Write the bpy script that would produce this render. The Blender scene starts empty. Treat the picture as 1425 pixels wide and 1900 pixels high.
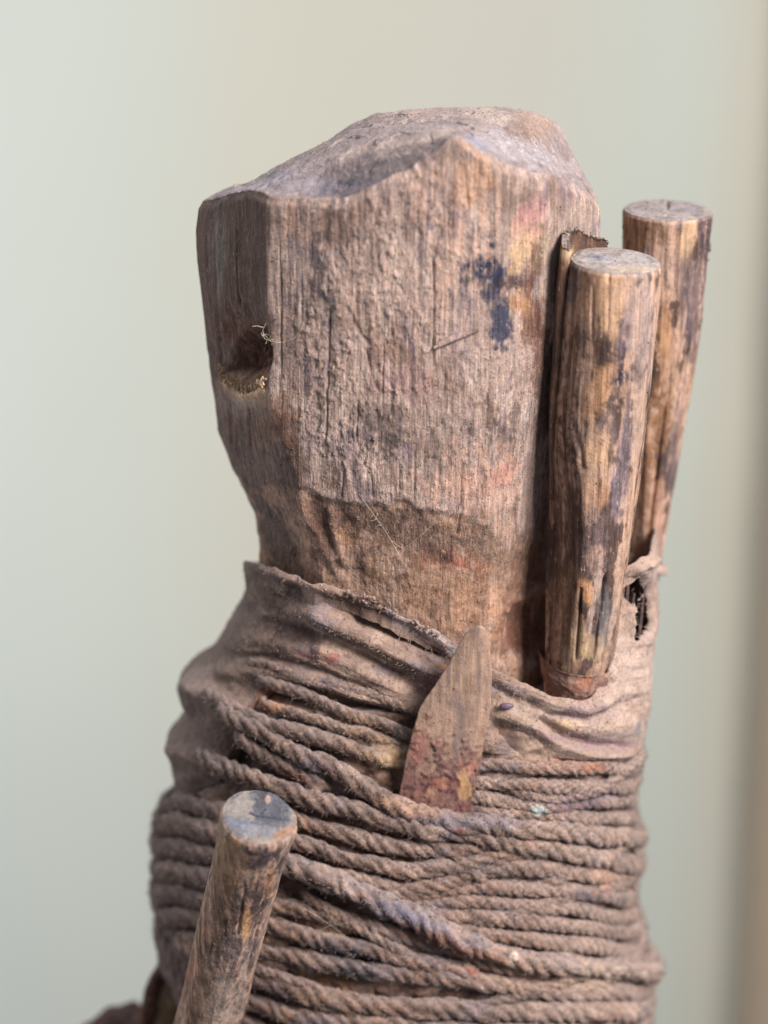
import bpy, math, random
import numpy as np
from mathutils import Vector
random.seed(7)
rng = np.random.default_rng(11)

# ------------------------------------------------------------------ camera
PX = 0.0002                    # one photo pixel at the subject, in metres
PITCH = math.radians(18.0)
D = 4000.0                     # camera distance in pixels (0.8 m)
CU, CV = 712.5, 950.0
sc = bpy.context.scene
cd = bpy.data.cameras.new('camera')
cam = bpy.data.objects.new('camera', cd)
sc.collection.objects.link(cam)
cam.location = (0, -D*math.cos(PITCH)*PX, D*math.sin(PITCH)*PX)
cam.rotation_euler = (math.pi/2 - PITCH, 0, 0)
cd.sensor_fit = 'VERTICAL'
cd.sensor_height = 24
cd.lens = 12/(CV/D)
cd.clip_start = 0.02
cd.clip_end = 50
cd.dof.use_dof = True
cd.dof.focus_distance = (D-255)*PX
cd.dof.aperture_fstop = 2.6
sc.camera = cam

# ------------------------------------------------------------------ light
world = bpy.data.worlds.new('World')
sc.world = world
world.use_nodes = True
bg = world.node_tree.nodes['Background']
bg.inputs[0].default_value = (0.80, 0.88, 1.0, 1)
bg.inputs[1].default_value = 0.22


def area(name, loc, target, size, power, col):
    l = bpy.data.lights.new(name, 'AREA')
    l.shape = 'RECTANGLE'
    l.size, l.size_y = size
    l.energy = power
    l.color = col
    o = bpy.data.objects.new(name, l)
    sc.collection.objects.link(o)
    o.location = loc
    d = Vector(target) - Vector(loc)
    o.rotation_euler = d.to_track_quat('-Z', 'Y').to_euler()
    return o


area('window_light', (1.05, -1.0, 1.05), (0, 0, 0), (0.65, 0.75), 64, (1.0, 0.965, 0.93))
area('room_light', (-0.2, -0.4, 2.0), (0, 0.2, 0), (1.6, 1.2), 8, (0.88, 0.94, 1.0))
area('wall_wash', (-1.25, 0.55, -0.2), (0.15, 1.7, -0.25), (1.0, 1.8), 19, (0.98, 1.0, 0.98))

sc.view_settings.view_transform = 'Standard'
sc.view_settings.look = 'None'
sc.view_settings.gamma = 1
sc.view_settings.exposure = 0.0

# ------------------------------------------------------------------ projection helpers (pixel units)
F_ = np.array([0, math.cos(PITCH), -math.sin(PITCH)])
U_ = np.array([0, math.sin(PITCH), math.cos(PITCH)])
CAM = np.array([0, -D*math.cos(PITCH), D*math.sin(PITCH)])


def P(u, v, Y):
    """point at depth Y that the photograph shows at pixel u, v (pixel units)"""
    u = np.asarray(u, float); v = np.asarray(v, float); Y = np.asarray(Y, float)
    a = (u-CU)/D; b = (CV-v)/D
    dy = F_[1] + b*U_[1]; dz = F_[2] + b*U_[2]
    t = (Y-CAM[1])/dy
    return np.stack([t*a + 0*Y, Y + 0*t, CAM[2] + t*dz], -1)


def proj(p):
    rel = p - CAM
    z = rel @ F_
    return CU + D*rel[..., 0]/z, CV - D*(rel @ U_)/z


# ------------------------------------------------------------------ numpy noise
def _h(x, y, z):
    n = (x*np.int64(374761393) + y*np.int64(668265263) + z*np.int64(1442695041)) & 0xffffffff
    n = ((n ^ (n >> 13))*1274126177) & 0xffffffff
    n = ((n ^ (n >> 16))*2246822519) & 0xffffffff
    return ((n ^ (n >> 15)) & 0xffffff).astype(np.float32)/float(0xffffff)


def vn(p):
    i = np.floor(p).astype(np.int64)
    f = (p-i).astype(np.float32)
    f = f*f*f*(f*(f*6-15)+10)
    x, y, z = i[..., 0], i[..., 1], i[..., 2]
    fx, fy, fz = f[..., 0], f[..., 1], f[..., 2]
    def L(a, b, t): return a+(b-a)*t
    return L(L(L(_h(x, y, z), _h(x+1, y, z), fx), L(_h(x, y+1, z), _h(x+1, y+1, z), fx), fy),
             L(L(_h(x, y, z+1), _h(x+1, y, z+1), fx), L(_h(x, y+1, z+1), _h(x+1, y+1, z+1), fx), fy), fz)*2-1


def _rot():
    a, b, c = .83, .57, 1.21
    X = np.array([[1, 0, 0], [0, math.cos(a), -math.sin(a)], [0, math.sin(a), math.cos(a)]])
    Y = np.array([[math.cos(b), 0, math.sin(b)], [0, 1, 0], [-math.sin(b), 0, math.cos(b)]])
    Z = np.array([[math.cos(c), -math.sin(c), 0], [math.sin(c), math.cos(c), 0], [0, 0, 1]])
    return X@Y@Z


ROT = _rot()


def fbm(p, s, octv=3, seed=0, gain=.5):
    """s: scale in pixels, a number or three numbers"""
    q = (p/np.asarray(s, float))@ROT + seed*17.31
    a, t, o = 1.0, 0, 0
    for k in range(octv):
        o = o + a*vn(q); t += a
        a *= gain; q = (q@ROT)*2.03 + 5.7
    return o/t


def sm(x, a, b):
    t = np.clip((x-a)/(b-a), 0, 1)
    return t*t*(3-2*t)


def pdist(u, v, pts):
    """distance to a polyline, side sign, position along it"""
    pts = np.asarray(pts, float)
    best = np.full(u.shape, 1e9); side = np.zeros(u.shape); tt = np.zeros(u.shape)
    n = len(pts)-1
    for k in range(n):
        a, b = pts[k], pts[k+1]
        d = b-a; L2 = d@d
        t = np.clip(((u-a[0])*d[0]+(v-a[1])*d[1])/L2, 0, 1)
        dx = u-(a[0]+t*d[0]); dy = v-(a[1]+t*d[1])
        r = np.hypot(dx, dy)
        m = r < best
        best = np.where(m, r, best)
        side = np.where(m, np.sign(d[0]*(v-a[1])-d[1]*(u-a[0])), side)
        tt = np.where(m, (k+t)/n, tt)
    return best, side, tt


def stroke(u, v, pts, w, h, wob=None):
    d, s, t = pdist(u, v, pts)
    if wob is not None: d = d + wob
    return h*np.exp(-(d/w)**2)*sm(t, -.001, .12)*sm(1-t, -.001, .12)


def blob(u, v, cu, cv, ru, rv, wob=0, rot=0.0, soft=.5):
    du, dv = u-cu, v-cv
    c, s = math.cos(math.radians(rot)), math.sin(math.radians(rot))
    a = (du*c+dv*s)/ru; b = (-du*s+dv*c)/rv
    r = np.sqrt(a*a+b*b) + wob
    return 1-sm(r, 1-soft, 1+soft)


def lin(c):
    c = np.asarray(c, float)/255
    return np.where(c < .04045, c/12.92, ((c+.055)/1.055)**2.4)


def mixc(base, col, m):
    return base + (lin(col)-base)*m[..., None]


# ------------------------------------------------------------------ objects
C = sc.collection


def new_obj(name, V, faces, mat, parent=None, origin=(0, 0, 0), col=None, smooth=True, expo=None):
    """V in pixel units (world); faces an (n,4) or (n,3) array or list of lists"""
    V = np.asarray(V, np.float64).reshape(-1, 3)
    org = np.asarray(origin, float)
    me = bpy.data.meshes.new(name)
    W = (V-org)*PX
    if isinstance(faces, np.ndarray):
        n, k = faces.shape
        me.vertices.add(len(W)); me.vertices.foreach_set('co', W.astype(np.float32).ravel())
        me.loops.add(n*k); me.loops.foreach_set('vertex_index', faces.astype(np.int32).ravel())
        me.polygons.add(n)
        me.polygons.foreach_set('loop_start', np.arange(0, n*k, k, dtype=np.int32))
        me.update(calc_edges=True)
    else:
        me.from_pydata([tuple(w) for w in W], [], faces)
    me.validate()
    if smooth:
        me.polygons.foreach_set('use_smooth', np.ones(len(me.polygons), bool))
    if col is not None:
        at = me.color_attributes.new('tint', 'FLOAT_COLOR', 'POINT')
        c = np.zeros((len(W), 4), np.float32); c[:, :3] = np.clip(col.reshape(-1, 3), 0.002, .95)
        if expo is not None: c[:, 3] = expo.ravel()
        at.data.foreach_set('color', c.ravel())
    me.materials.append(mat)
    o = bpy.data.objects.new(name, me)
    C.objects.link(o)
    if parent is not None:
        o.parent = parent
        po = parent.get('_org', None)
        o.location = (Vector(org*PX) - parent.location)
    else:
        o.location = org*PX
    return o


def root(name, origin, label, cat, group=None):
    o = bpy.data.objects.new(name, None)
    C.objects.link(o)
    o.location = Vector(np.asarray(origin, float)*PX)
    o.empty_display_size = .01
    o['label'] = label; o['category'] = cat
    if group: o['group'] = group
    return o


def tag(o, label=None, cat=None, group=None, kind=None):
    if label: o['label'] = label
    if cat: o['category'] = cat
    if group: o['group'] = group
    if kind: o['kind'] = kind
    return o


def gridfaces(r, c, wrap=False, off=0):
    i = np.arange(r-1)[:, None]; j = np.arange(c if wrap else c-1)[None, :]
    j2 = (j+1) % c
    a = i*c+j; b = i*c+j2; d = (i+1)*c+j; e = (i+1)*c+j2
    return np.stack([a, b, e, d], -1).reshape(-1, 4)+off


# ------------------------------------------------------------------ materials
def surf_mat(name, grain=(.22, .22, .012), grain_amt=.5, dust=.35, dust_col=(168, 150, 146), bump=.6,
             speck=.35, fuzz=0.0, rough=.92, expose=(214, 166, 126), px_scale=1.0, fleck=.3):
    m = bpy.data.materials.new(name); m.use_nodes = True
    nt = m.node_tree; N = nt.nodes; Lk = nt.links
    for n in list(N): N.remove(n)
    out = N.new('ShaderNodeOutputMaterial'); bs = N.new('ShaderNodeBsdfPrincipled')
    Lk.new(bs.outputs[0], out.inputs[0])
    tc = N.new('ShaderNodeTexCoord')
    at = N.new('ShaderNodeAttribute'); at.attribute_name = 'tint'

    def mapping(sx, sy, sz):
        mp = N.new('ShaderNodeMapping'); k = px_scale/PX
        mp.inputs['Scale'].default_value = (sx*k, sy*k, sz*k)
        Lk.new(tc.outputs['Object'], mp.inputs[0]); return mp.outputs[0]

    def noise(vec, detail=3, rough_=.55, dist=0, scale=1):
        n = N.new('ShaderNodeTexNoise')
        n.inputs['Scale'].default_value = scale; n.inputs['Detail'].default_value = detail
        n.inputs['Roughness'].default_value = rough_; n.inputs['Distortion'].default_value = dist
        Lk.new(vec, n.inputs['Vector']); return n.outputs['Fac']

    def rng_(v, a, b, c, d):
        n = N.new('ShaderNodeMapRange'); n.inputs[1].default_value = a; n.inputs[2].default_value = b
        n.inputs[3].default_value = c; n.inputs[4].default_value = d
        Lk.new(v, n.inputs[0]); return n.outputs[0]

    def math_(op, a, b):
        n = N.new('ShaderNodeMath'); n.operation = op
        for k, x in enumerate((a, b)):
            if isinstance(x, (int, float)): n.inputs[k].default_value = x
            else: Lk.new(x, n.inputs[k])
        return n.outputs[0]

    def mix(fac, a, b, mode='MIX'):
        n = N.new('ShaderNodeMix'); n.data_type = 'RGBA'; n.blend_type = mode
        n.clamp_factor = True
        for idx, x in ((0, fac), (6, a), (7, b)):
            if isinstance(x, (int, float)): n.inputs[idx].default_value = x
            elif isinstance(x, tuple): n.inputs[idx].default_value = (*[float(q) for q in lin(x)], 1)
            else: Lk.new(x, n.inputs[idx])
        return n.outputs[2]

    gr = noise(mapping(*grain), 3, .6, .4)
    gr2 = noise(mapping(grain[0]*.35, grain[1]*.35, grain[2]*.4), 3, .6, .3)
    cr = noise(mapping(.055, .055, .05), 5, .62, .3)
    fine = noise(mapping(.30, .30, .24), 3, .65, 0)
    big = noise(mapping(.009, .009, .007), 3, .55, .5)
    # multiplicative grain
    g1 = rng_(gr, .3, .7, 1-grain_amt*.6, 1+grain_amt*.45)
    g2 = rng_(gr2, .3, .7, 1-grain_amt*.45, 1+grain_amt*.4)
    g3 = rng_(fine, .25, .75, 1-speck*.7, 1+speck*.7)
    g4 = rng_(cr, .3, .7, .80, 1.18)
    g5 = rng_(big, .35, .65, .88, 1.12)
    mul = math_('MULTIPLY', math_('MULTIPLY', math_('MULTIPLY', g1, g2), math_('MULTIPLY', g3, g4)), g5)
    comb = N.new('ShaderNodeCombineColor')
    for k in range(3): Lk.new(mul, comb.inputs[k])
    colr = mix(1.0, at.outputs['Color'], comb.outputs[0], 'MULTIPLY')
    # bared wood where the tint's alpha allows and the grain is high
    ex = math_('MULTIPLY', at.outputs['Alpha'], rng_(gr2, .44, .60, 0, 1))
    ex = math_('MULTIPLY', ex, rng_(cr, .40, .58, 0, 1))
    colr = mix(ex, colr, expose)
    # dark ingrained pits
    pit = rng_(noise(mapping(.11, .11, .07), 4, .6, .8), .63, .72, 0, .55)
    colr = mix(pit, colr, (62, 46, 42))
    # ingrained blue-black flecks and bared warm flecks, drawn out along the grain
    f1 = rng_(noise(mapping(grain[0]*.55, grain[1]*.55, max(grain[2], .05)*.8), 5, .72, .2), .56, .68, 0, fleck*1.5)
    f1 = math_('MULTIPLY', f1, rng_(noise(mapping(.018, .018, .012), 3, .6, .6), .42, .58, 0, 1))
    colr = mix(f1, colr, (74, 68, 80))
    f2 = rng_(noise(mapping(grain[0]*.8, grain[1]*.8, max(grain[2], .06)*.9), 4, .7, .2), .60, .70, 0, fleck*1.6)
    colr = mix(f2, colr, (206, 168, 144))
    # dust lying on what faces up
    geo = N.new('ShaderNodeNewGeometry'); sep = N.new('ShaderNodeSeparateXYZ')
    Lk.new(geo.outputs['Normal'], sep.inputs[0])
    up = rng_(sep.outputs[2], .05, .9, 0, 1)
    dn = rng_(cr, .32, .62, .35, 1)
    dm = math_('MULTIPLY', math_('MULTIPLY', up, dn), dust)
    colr = mix(dm, colr, dust_col)
    # pale lint specks
    sp = rng_(noise(mapping(.16, .16, .16), 2, .5, 0), .735, .79, 0, .55)
    colr = mix(math_('MULTIPLY', sp, .8), colr, (205, 186, 170))
    Lk.new(colr, bs.inputs['Base Color'])
    bs.inputs['Roughness'].default_value = rough
    bs.inputs['Specular IOR Level'].default_value = .22
    if fuzz > 0:
        bs.inputs['Sheen Weight'].default_value = fuzz
        bs.inputs['Sheen Roughness'].default_value = .5
        bs.inputs['Sheen Tint'].default_value = (.80, .78, .85, 1)
    h = math_('ADD', math_('MULTIPLY', gr, grain_amt*1.3), math_('ADD', math_('MULTIPLY', cr, 1.2), math_('MULTIPLY', fine, .8)))
    bp = N.new('ShaderNodeBump'); bp.inputs['Strength'].default_value = bump
    bp.inputs['Distance'].default_value = 4.5*PX
    Lk.new(h, bp.inputs['Height']); Lk.new(bp.outputs[0], bs.inputs['Normal'])
    return m


M_block = surf_mat('old_dusty_wood', grain=(.34, .34, .016), fleck=.5, grain_amt=.6, speck=.5, dust=.34, fuzz=.10, expose=(202, 158, 134), dust_col=(178, 160, 158))
M_peg = surf_mat('peg_wood', fleck=.45, grain=(.20, .20, .006), grain_amt=.7, dust=.45, expose=(204, 166, 146), bump=.4, speck=.25, dust_col=(190, 178, 176))
M_cloth = surf_mat('dusty_cloth', grain=(.24, .24, .24), grain_amt=.25, dust=.5, bump=.5, speck=.4, fuzz=.2, dust_col=(176, 152, 142), expose=(176, 128, 98))
M_rope = surf_mat('dusty_rope', grain=(.16, .16, .16), grain_amt=.55, dust=.55, bump=.9, speck=.5, fuzz=.22, dust_col=(172, 152, 146), expose=(178, 130, 98))
M_iron_blade = surf_mat('blade_iron', grain=(.18, .18, .012), grain_amt=.3, dust=.2, bump=.28, speck=.16, rough=.6, dust_col=(186, 164, 152))
M_iron = surf_mat('rusty_iron', grain=(.15, .15, .02), grain_amt=.25, dust=.2, bump=.6, speck=.3, rough=.75)
M_dark = surf_mat('dark_matter', grain=(.1, .1, .1), grain_amt=.4, dust=.25, bump=.8, speck=.3)


def plain(name, c, rough=.8, sheen=0, trans=0):
    m = bpy.data.materials.new(name); m.use_nodes = True
    nt = m.node_tree; b = nt.nodes['Principled BSDF']
    n = nt.nodes.new('ShaderNodeTexNoise'); n.inputs['Scale'].default_value = .05/PX; n.inputs['Detail'].default_value = 3
    tcn = nt.nodes.new('ShaderNodeTexCoord'); nt.links.new(tcn.outputs['Object'], n.inputs['Vector'])
    r = nt.nodes.new('ShaderNodeValToRGB')
    a = lin(c)
    r.color_ramp.elements[0].position = .3; r.color_ramp.elements[1].position = .7
    r.color_ramp.elements[0].color = (*(a*.7), 1); r.color_ramp.elements[1].color = (*np.clip(a*1.2, 0, 1), 1)
    nt.links.new(n.outputs['Fac'], r.inputs[0]); nt.links.new(r.outputs[0], b.inputs['Base Color'])
    b.inputs['Roughness'].default_value = rough
    b.inputs['Specular IOR Level'].default_value = .3
    return m


# ------------------------------------------------------------------ the wall behind
def build_wall():
    m = bpy.data.materials.new('painted_wall'); m.use_nodes = True
    nt = m.node_tree; b = nt.nodes['Principled BSDF']
    tcn = nt.nodes.new('ShaderNodeTexCoord'); sep = nt.nodes.new('ShaderNodeSeparateXYZ')
    nt.links.new(tcn.outputs['Object'], sep.inputs[0])
    no = nt.nodes.new('ShaderNodeTexNoise'); no.inputs['Scale'].default_value = 1.6; no.inputs['Detail'].default_value = 2
    nt.links.new(tcn.outputs['Object'], no.inputs['Vector'])
    ad = nt.nodes.new('ShaderNodeMath'); ad.operation = 'MULTIPLY_ADD'
    nt.links.new(no.outputs['Fac'], ad.inputs[0]); ad.inputs[1].default_value = .10
    nt.links.new(sep.outputs[0], ad.inputs[2])
    mr = nt.nodes.new('ShaderNodeMapRange')
    mr.inputs[1].default_value = -.60+.05; mr.inputs[2].default_value = .60+.05
    nt.links.new(ad.outputs[0], mr.inputs[0])
    r = nt.nodes.new('ShaderNodeValToRGB'); nt.links.new(mr.outputs[0], r.inputs[0])
    stops = [(0.0, (194, 198, 193)), (.22, (198, 200, 191)), (.42, (202, 197, 183)), (.62, (204, 200, 187)),
             (.78, (204, 206, 195)), (.86, (204, 198, 182)), (1.0, (198, 182, 164))]
    cr = r.color_ramp
    cr.interpolation = 'EASE'
    cr.elements[0].position = 0; cr.elements[1].position = 1
    for p_, c_ in stops[1:-1]: cr.elements.new(p_)
    for e, (p_, c_) in zip(cr.elements, stops):
        e.position = p_; e.color = (*lin(c_), 1)
    nt.links.new(r.outputs[0], b.inputs['Base Color'])
    b.inputs['Roughness'].default_value = .85
    bm_ = nt.nodes.new('ShaderNodeBump'); n2 = nt.nodes.new('ShaderNodeTexNoise'); n2.inputs['Scale'].default_value = 60
    nt.links.new(tcn.outputs['Object'], n2.inputs['Vector']); nt.links.new(n2.outputs['Fac'], bm_.inputs['Height'])
    bm_.inputs['Strength'].default_value = .2; nt.links.new(bm_.outputs[0], b.inputs['Normal'])
    # wall sheet with a real thickness, softly uneven plaster
    Yw = 1.7/PX
    xs = np.linspace(-12000, 12000, 161); zs = np.linspace(-12000, 9000, 61)
    X, Z = np.meshgrid(xs, zs)
    p = np.stack([X, 0*X, Z], -1)
    Y = Yw + 40*fbm(p, 1500, 3, 3)
    V = np.concatenate([np.stack([X, Y, Z], -1).reshape(-1, 3), np.stack([X, Y+500, Z], -1).reshape(-1, 3)])
    f1 = gridfaces(61, 161); f2 = gridfaces(61, 161, off=61*161)[:, ::-1]
    o = new_obj('wall', V, np.concatenate([f1, f2]), m, origin=(0, Yw, 0))
    tag(o, 'pale grey-green plaster wall far out of focus behind the carved post', 'wall', kind='structure')
    # brown upright post standing at the right edge
    pm = plain('brown_post', (178, 156, 134))
    Yp = 1.60/PX
    x0 = P(1452, 950, Yp)[0]
    w, d = 700, 350
    sec = [(x0, Yp+60), (x0+60, Yp), (x0+w-60, Yp), (x0+w, Yp+60), (x0+w, Yp+d), (x0, Yp+d)]
    V = []
    for z in np.linspace(-9000, 7000, 9):
        for a_, b_ in sec: V.append((a_, b_, z))
    o = new_obj('post', np.array(V), gridfaces(9, 6, True), pm, origin=(x0+w/2, Yp+d/2, -9000), smooth=False)
    tag(o, 'brown blurred upright post at the far right edge behind the pegs', 'post')


build_wall()

# ------------------------------------------------------------------ polar bodies
CX, CY = 27.5, 0.0
NPHI = 1440
PH = np.linspace(-math.pi, math.pi, NPHI, endpoint=False)


def section(points):
    """closed section through (x, y) points -> radius per angle; angle 0 faces the camera, +90 deg is +X"""
    pts = np.asarray(points, float)
    q = []
    for a, b in zip(pts, np.roll(pts, -1, 0)):
        for t in np.linspace(0, 1, 40, endpoint=False): q.append(a+(b-a)*t)
    q = np.array(q)
    ph = np.arctan2(q[:, 0]-CX, -(q[:, 1]-CY)); r = np.hypot(q[:, 0]-CX, q[:, 1]-CY)
    o = np.argsort(ph); ph = ph[o]; r = r[o]
    ph = np.concatenate([ph-2*math.pi, ph, ph+2*math.pi]); r = np.tile(r, 3)
    return np.interp(PH, ph, r)


def zof(v):
    return P(CU, v, 0.0)[..., 2]


def px2x(u, v, Y):
    z = zof(v)
    return (u-CU)*(D + Y*math.cos(PITCH) - z*math.sin(PITCH))/D


def table(keys, vmin, vmax, step=3, smooth=2):
    vs = np.array([k[0] for k in keys], float)
    T = np.array([section([(px2x(u, k[0], Y), Y) for u, Y in k[1]]) for k in keys])
    vv = np.arange(vmin, vmax, step)
    out = np.array([np.interp(vv, vs, T[:, j]) for j in range(NPHI)]).T
    for _ in range(smooth):
        out = np.concatenate([out[:1], (out[:-2]+2*out[1:-1]+out[2:])/4, out[-1:]])
        out = (np.roll(out, 1, 1)+2*out+np.roll(out, -1, 1))/4
    return zof(vv), out          # z falls as v rises


def sample(tab, phi, z):
    zz, T = tab
    phi = np.asarray(phi, float); z = np.asarray(z, float)
    fi = ((phi+math.pi)/(2*math.pi)*NPHI) % NPHI
    i0 = np.floor(fi).astype(int) % NPHI; i1 = (i0+1) % NPHI; ft = fi-np.floor(fi)
    k = np.interp(z, zz[::-1], np.arange(len(zz))[::-1])
    k0 = np.clip(np.floor(k).astype(int), 0, len(zz)-2); kt = np.clip(k-k0, 0, 1)
    a = T[k0, i0]*(1-ft)+T[k0, i1]*ft; b = T[k0+1, i0]*(1-ft)+T[k0+1, i1]*ft
    return a*(1-kt)+b*kt


def pol(phi, r, z):
    return np.stack([CX+r*np.sin(phi), CY-r*np.cos(phi), z], -1)


def head_keys():
    ks = []
    #      v    L    corner      front   R
    rows = [(150, 372, (497, -188), -262, 1112), (380, 370, (497, -188), -262, 1112), (430, 363, (497, -188), -263, 1111),
            (480, 364, (497, -190), -265, 1108), (600, 378, (497, -193), -266, 1096), (650, 383, (497, -193), -266, 1090),
            (700, 390, (503, -196), -266, 1082), (760, 399, (528, -203), -264, 1070), (800, 404, (546, -207), -262, 1062),
            (850, 424, (556, -205), -256, 1052), (900, 442, (562, -198), -250, 1048), (950, 461, (575, -192), -243, 1046),
            (1000, 467, (590, -190), -236, 1046), (1100, 470, (600, -190), -226, 1046), (1500, 470, (600, -190), -220, 1046)]
    for v, L, (cu, cy), Fr, R in rows:
        w = R-L
        ks.append((v, [(L, 10), (L+.02*w, -26), (cu, cy-22), (cu+75, (cy-22)*.55+Fr*.45), (L+.36*w, Fr*.965), (L+.50*w, Fr),
                       (L+.64*w, Fr*.995), (L+.76*w, Fr*.93), (L+.86*w, Fr*.77), (L+.94*w, Fr*.50), (R, -30), (R-.02*w, 90),
                       (L+.85*w, 190), (L+.55*w, 235), (L+.25*w, 215), (L+.08*w, 130)]))
    return ks


HEAD = table(head_keys(), 120, 1500, 3, 3)
# torso silhouettes
LV = np.array([(1000, 462), (1030, 458), (1080, 459), (1105, 457), (1130, 444), (1160, 424), (1195, 408), (1215, 398), (1228, 385), (1245, 352),
               (1262, 338), (1285, 335), (1305, 343), (1325, 349), (1345, 337), (1372, 312), (1395, 316), (1420, 325), (1445, 318),
               (1480, 310), (1510, 302), (1535, 293), (1565, 290), (1600, 292), (1630, 288), (1655, 290), (1675, 300), (1695, 312),
               (1712, 306), (1745, 306), (1765, 316), (1790, 334), (1830, 344), (1900, 346), (2400, 346)], float)
RV = np.array([(1000, 1212), (1060, 1214), (1120, 1218), (1170, 1214), (1250, 1204), (1330, 1194), (1400, 1180), (1440, 1168), (1480, 1168),
               (1540, 1170), (1590, 1172), (1640, 1168), (1690, 1170), (1730, 1180), (1790, 1188), (1840, 1190), (1900, 1186), (2400, 1180)], float)
FV = np.array([(1000, -236), (1100, -238), (1200, -252), (1300, -275), (1400, -295), (1600, -318), (1800, -328), (2400, -330)], float)


def torso_keys():
    ks = []
    for v in sorted(set(list(LV[:, 0])+list(RV[:, 0])+list(FV[:, 0]))):
        L = np.interp(v, LV[:, 0], LV[:, 1]); R = np.interp(v, RV[:, 0], RV[:, 1]); Fr = np.interp(v, FV[:, 0], FV[:, 1])
        m, hw = (L+R)/2, (R-L)/2
        pts = []
        for a in np.arange(-180, 180, 4.0):
            s, c = math.sin(math.radians(a)), math.cos(math.radians(a))
            ex = 2/2.25 if a < 0 else np.interp(v, [1250, 1460], [2/4.2, 2/2.6])
            x = m+hw*math.copysign(abs(s)**ex, s)
            y = (Fr if c > 0 else 240)*abs(c)**ex
            pts.append((x, y))
        ks.append((v, pts))
    return ks


TORSO = table(torso_keys(), 980, 2400, 3, 1)
_zz, _T = TORSO
_hh = np.array([sample(HEAD, PH, np.full(NPHI, z)) for z in _zz])
TORSO = (_zz, np.maximum(_T, _hh+6))


def hit(u, v, tab, off=0.0):
    """where the sight line through a pixel meets a polar body -> (phi, z)"""
    ys = np.linspace(-480, 260, 1481)
    p = P(u, v, ys)
    ph = np.arctan2(p[:, 0]-CX, -(p[:, 1]-CY)); r = np.hypot(p[:, 0]-CX, p[:, 1]-CY)
    R = sample(tab, ph, p[:, 2])+off
    ins = np.where(r < R)[0]
    if len(ins) == 0: k = int(np.argmin(r-R))
    else: k = int(ins[0])
    return ph[k], p[k, 2], p[k]


# common places of colour on the whole figure, in photo pixels: (u, v, ru, rv, rot, colour, strength, soft)
def paint(col, u, v, n1, front, spots):
    for (cu, cv, ru, rv, rot, c, st, wob) in spots:
        m = blob(u, v, cu, cv, ru, rv, n1*wob*1.25, rot, .32)*st*front
        col = mixc(col, c, m)
    return col


# ------------------------------------------------------------------ top surface of the block
TOPPTS = [
    (372, 374, 5), (410, 354, 5), (440, 352, -60), (500, 356, -190), (560, 369, -228), (620, 370, -243), (690, 346, -255), (760, 314, -260),
    (810, 282, -262), (850, 252, -265), (880, 276, -262), (930, 305, -250), (1000, 322, -205), (1060, 342, -130), (1108, 380, -20),
    (540, 322, -150), (620, 297, -172), (700, 273, -192), (780, 254, -215), (600, 340, -196), (650, 322, -205), (720, 297, -222), (780, 277, -235),
    (430, 345, 60), (480, 325, 60), (540, 295, 60), (600, 266, 60), (655, 230, 60), (700, 209, 60), (760, 204, 50), (850, 199, 50), (910, 200, 40),
    (980, 211, 30), (1022, 232, 40), (1043, 256, 60), (700, 232, -60), (780, 226, -60), (860, 222, -60), (905, 238, -120), (960, 272, -150), (1015, 296, -120),
    (935, 216, -50), (985, 232, -40), (1022, 262, -10), (1046, 302, 20), (1054, 308, 40), (1078, 324, 40), (1105, 352, 40), (890, 258, -200), (940, 288, -200), (985, 292, -100), (1030, 300, -60)]
_tp = np.array([P(a, b, c) for a, b, c in TOPPTS])
_back = _tp[23:35] + np.array([0, 190, -55]); _back = _back[::2]
_bx = np.array([P(a, b, c) for a, b, c in [(1050, 306, -20), (1062, 318, -20), (1086, 338, -20), (1042, 238, 90), (1046, 270, 100), (1058, 314, 150), (1085, 332, 150), (1108, 362, 120), (1062, 322, 260), (1100, 350, 240), (1052, 300, 200)]])
_tp = np.concatenate([_tp, _back, _bx])


def _ker(a, b):
    d2 = ((a[:, None, :2]-b[None, :, :2])**2).sum(-1)
    return np.sqrt(d2+5**2)


_A = _ker(_tp, _tp)
_n = len(_tp)
_S = np.zeros((_n+3, _n+3)); _S[:_n, :_n] = _A - np.eye(_n)*.5
_S[:_n, _n] = 1; _S[:_n, _n+1:] = _tp[:, :2]/100; _S[_n:, :_n] = _S[:_n, _n:].T
_w = np.linalg.solve(_S, np.concatenate([_tp[:, 2], np.zeros(3)]))


def top_z(x, y):
    x = np.asarray(x, float); y = np.asarray(y, float)
    sh = x.shape
    q = np.stack([x.ravel(), y.ravel()], -1)
    o = np.empty(len(q))
    for k in range(0, len(q), 40000):
        s = q[k:k+40000]
        o[k:k+40000] = _ker(s, _tp)@_w[:_n] + _w[_n] + (s/100)@_w[_n+1:]
    return o.reshape(sh)


# ------------------------------------------------------------------ carved block
LEDGE = [(400, 850), (470, 905), (552, 900), (578, 908), (612, 928), (650, 934), (718, 940), (747, 922), (772, 943), (806, 950), (853, 957), (905, 978), (935, 1022), (975, 1010), (1060, 1000)]


def block_fields(p, phi):
    u, v = proj(p)
    front = sm(np.cos(phi), -.35, -.05)
    g1 = fbm(p, (26, 26, 26), 3, 1); g2 = fbm(p, (70, 70, 70), 3, 2)
    return u, v, front, g1, g2


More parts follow.
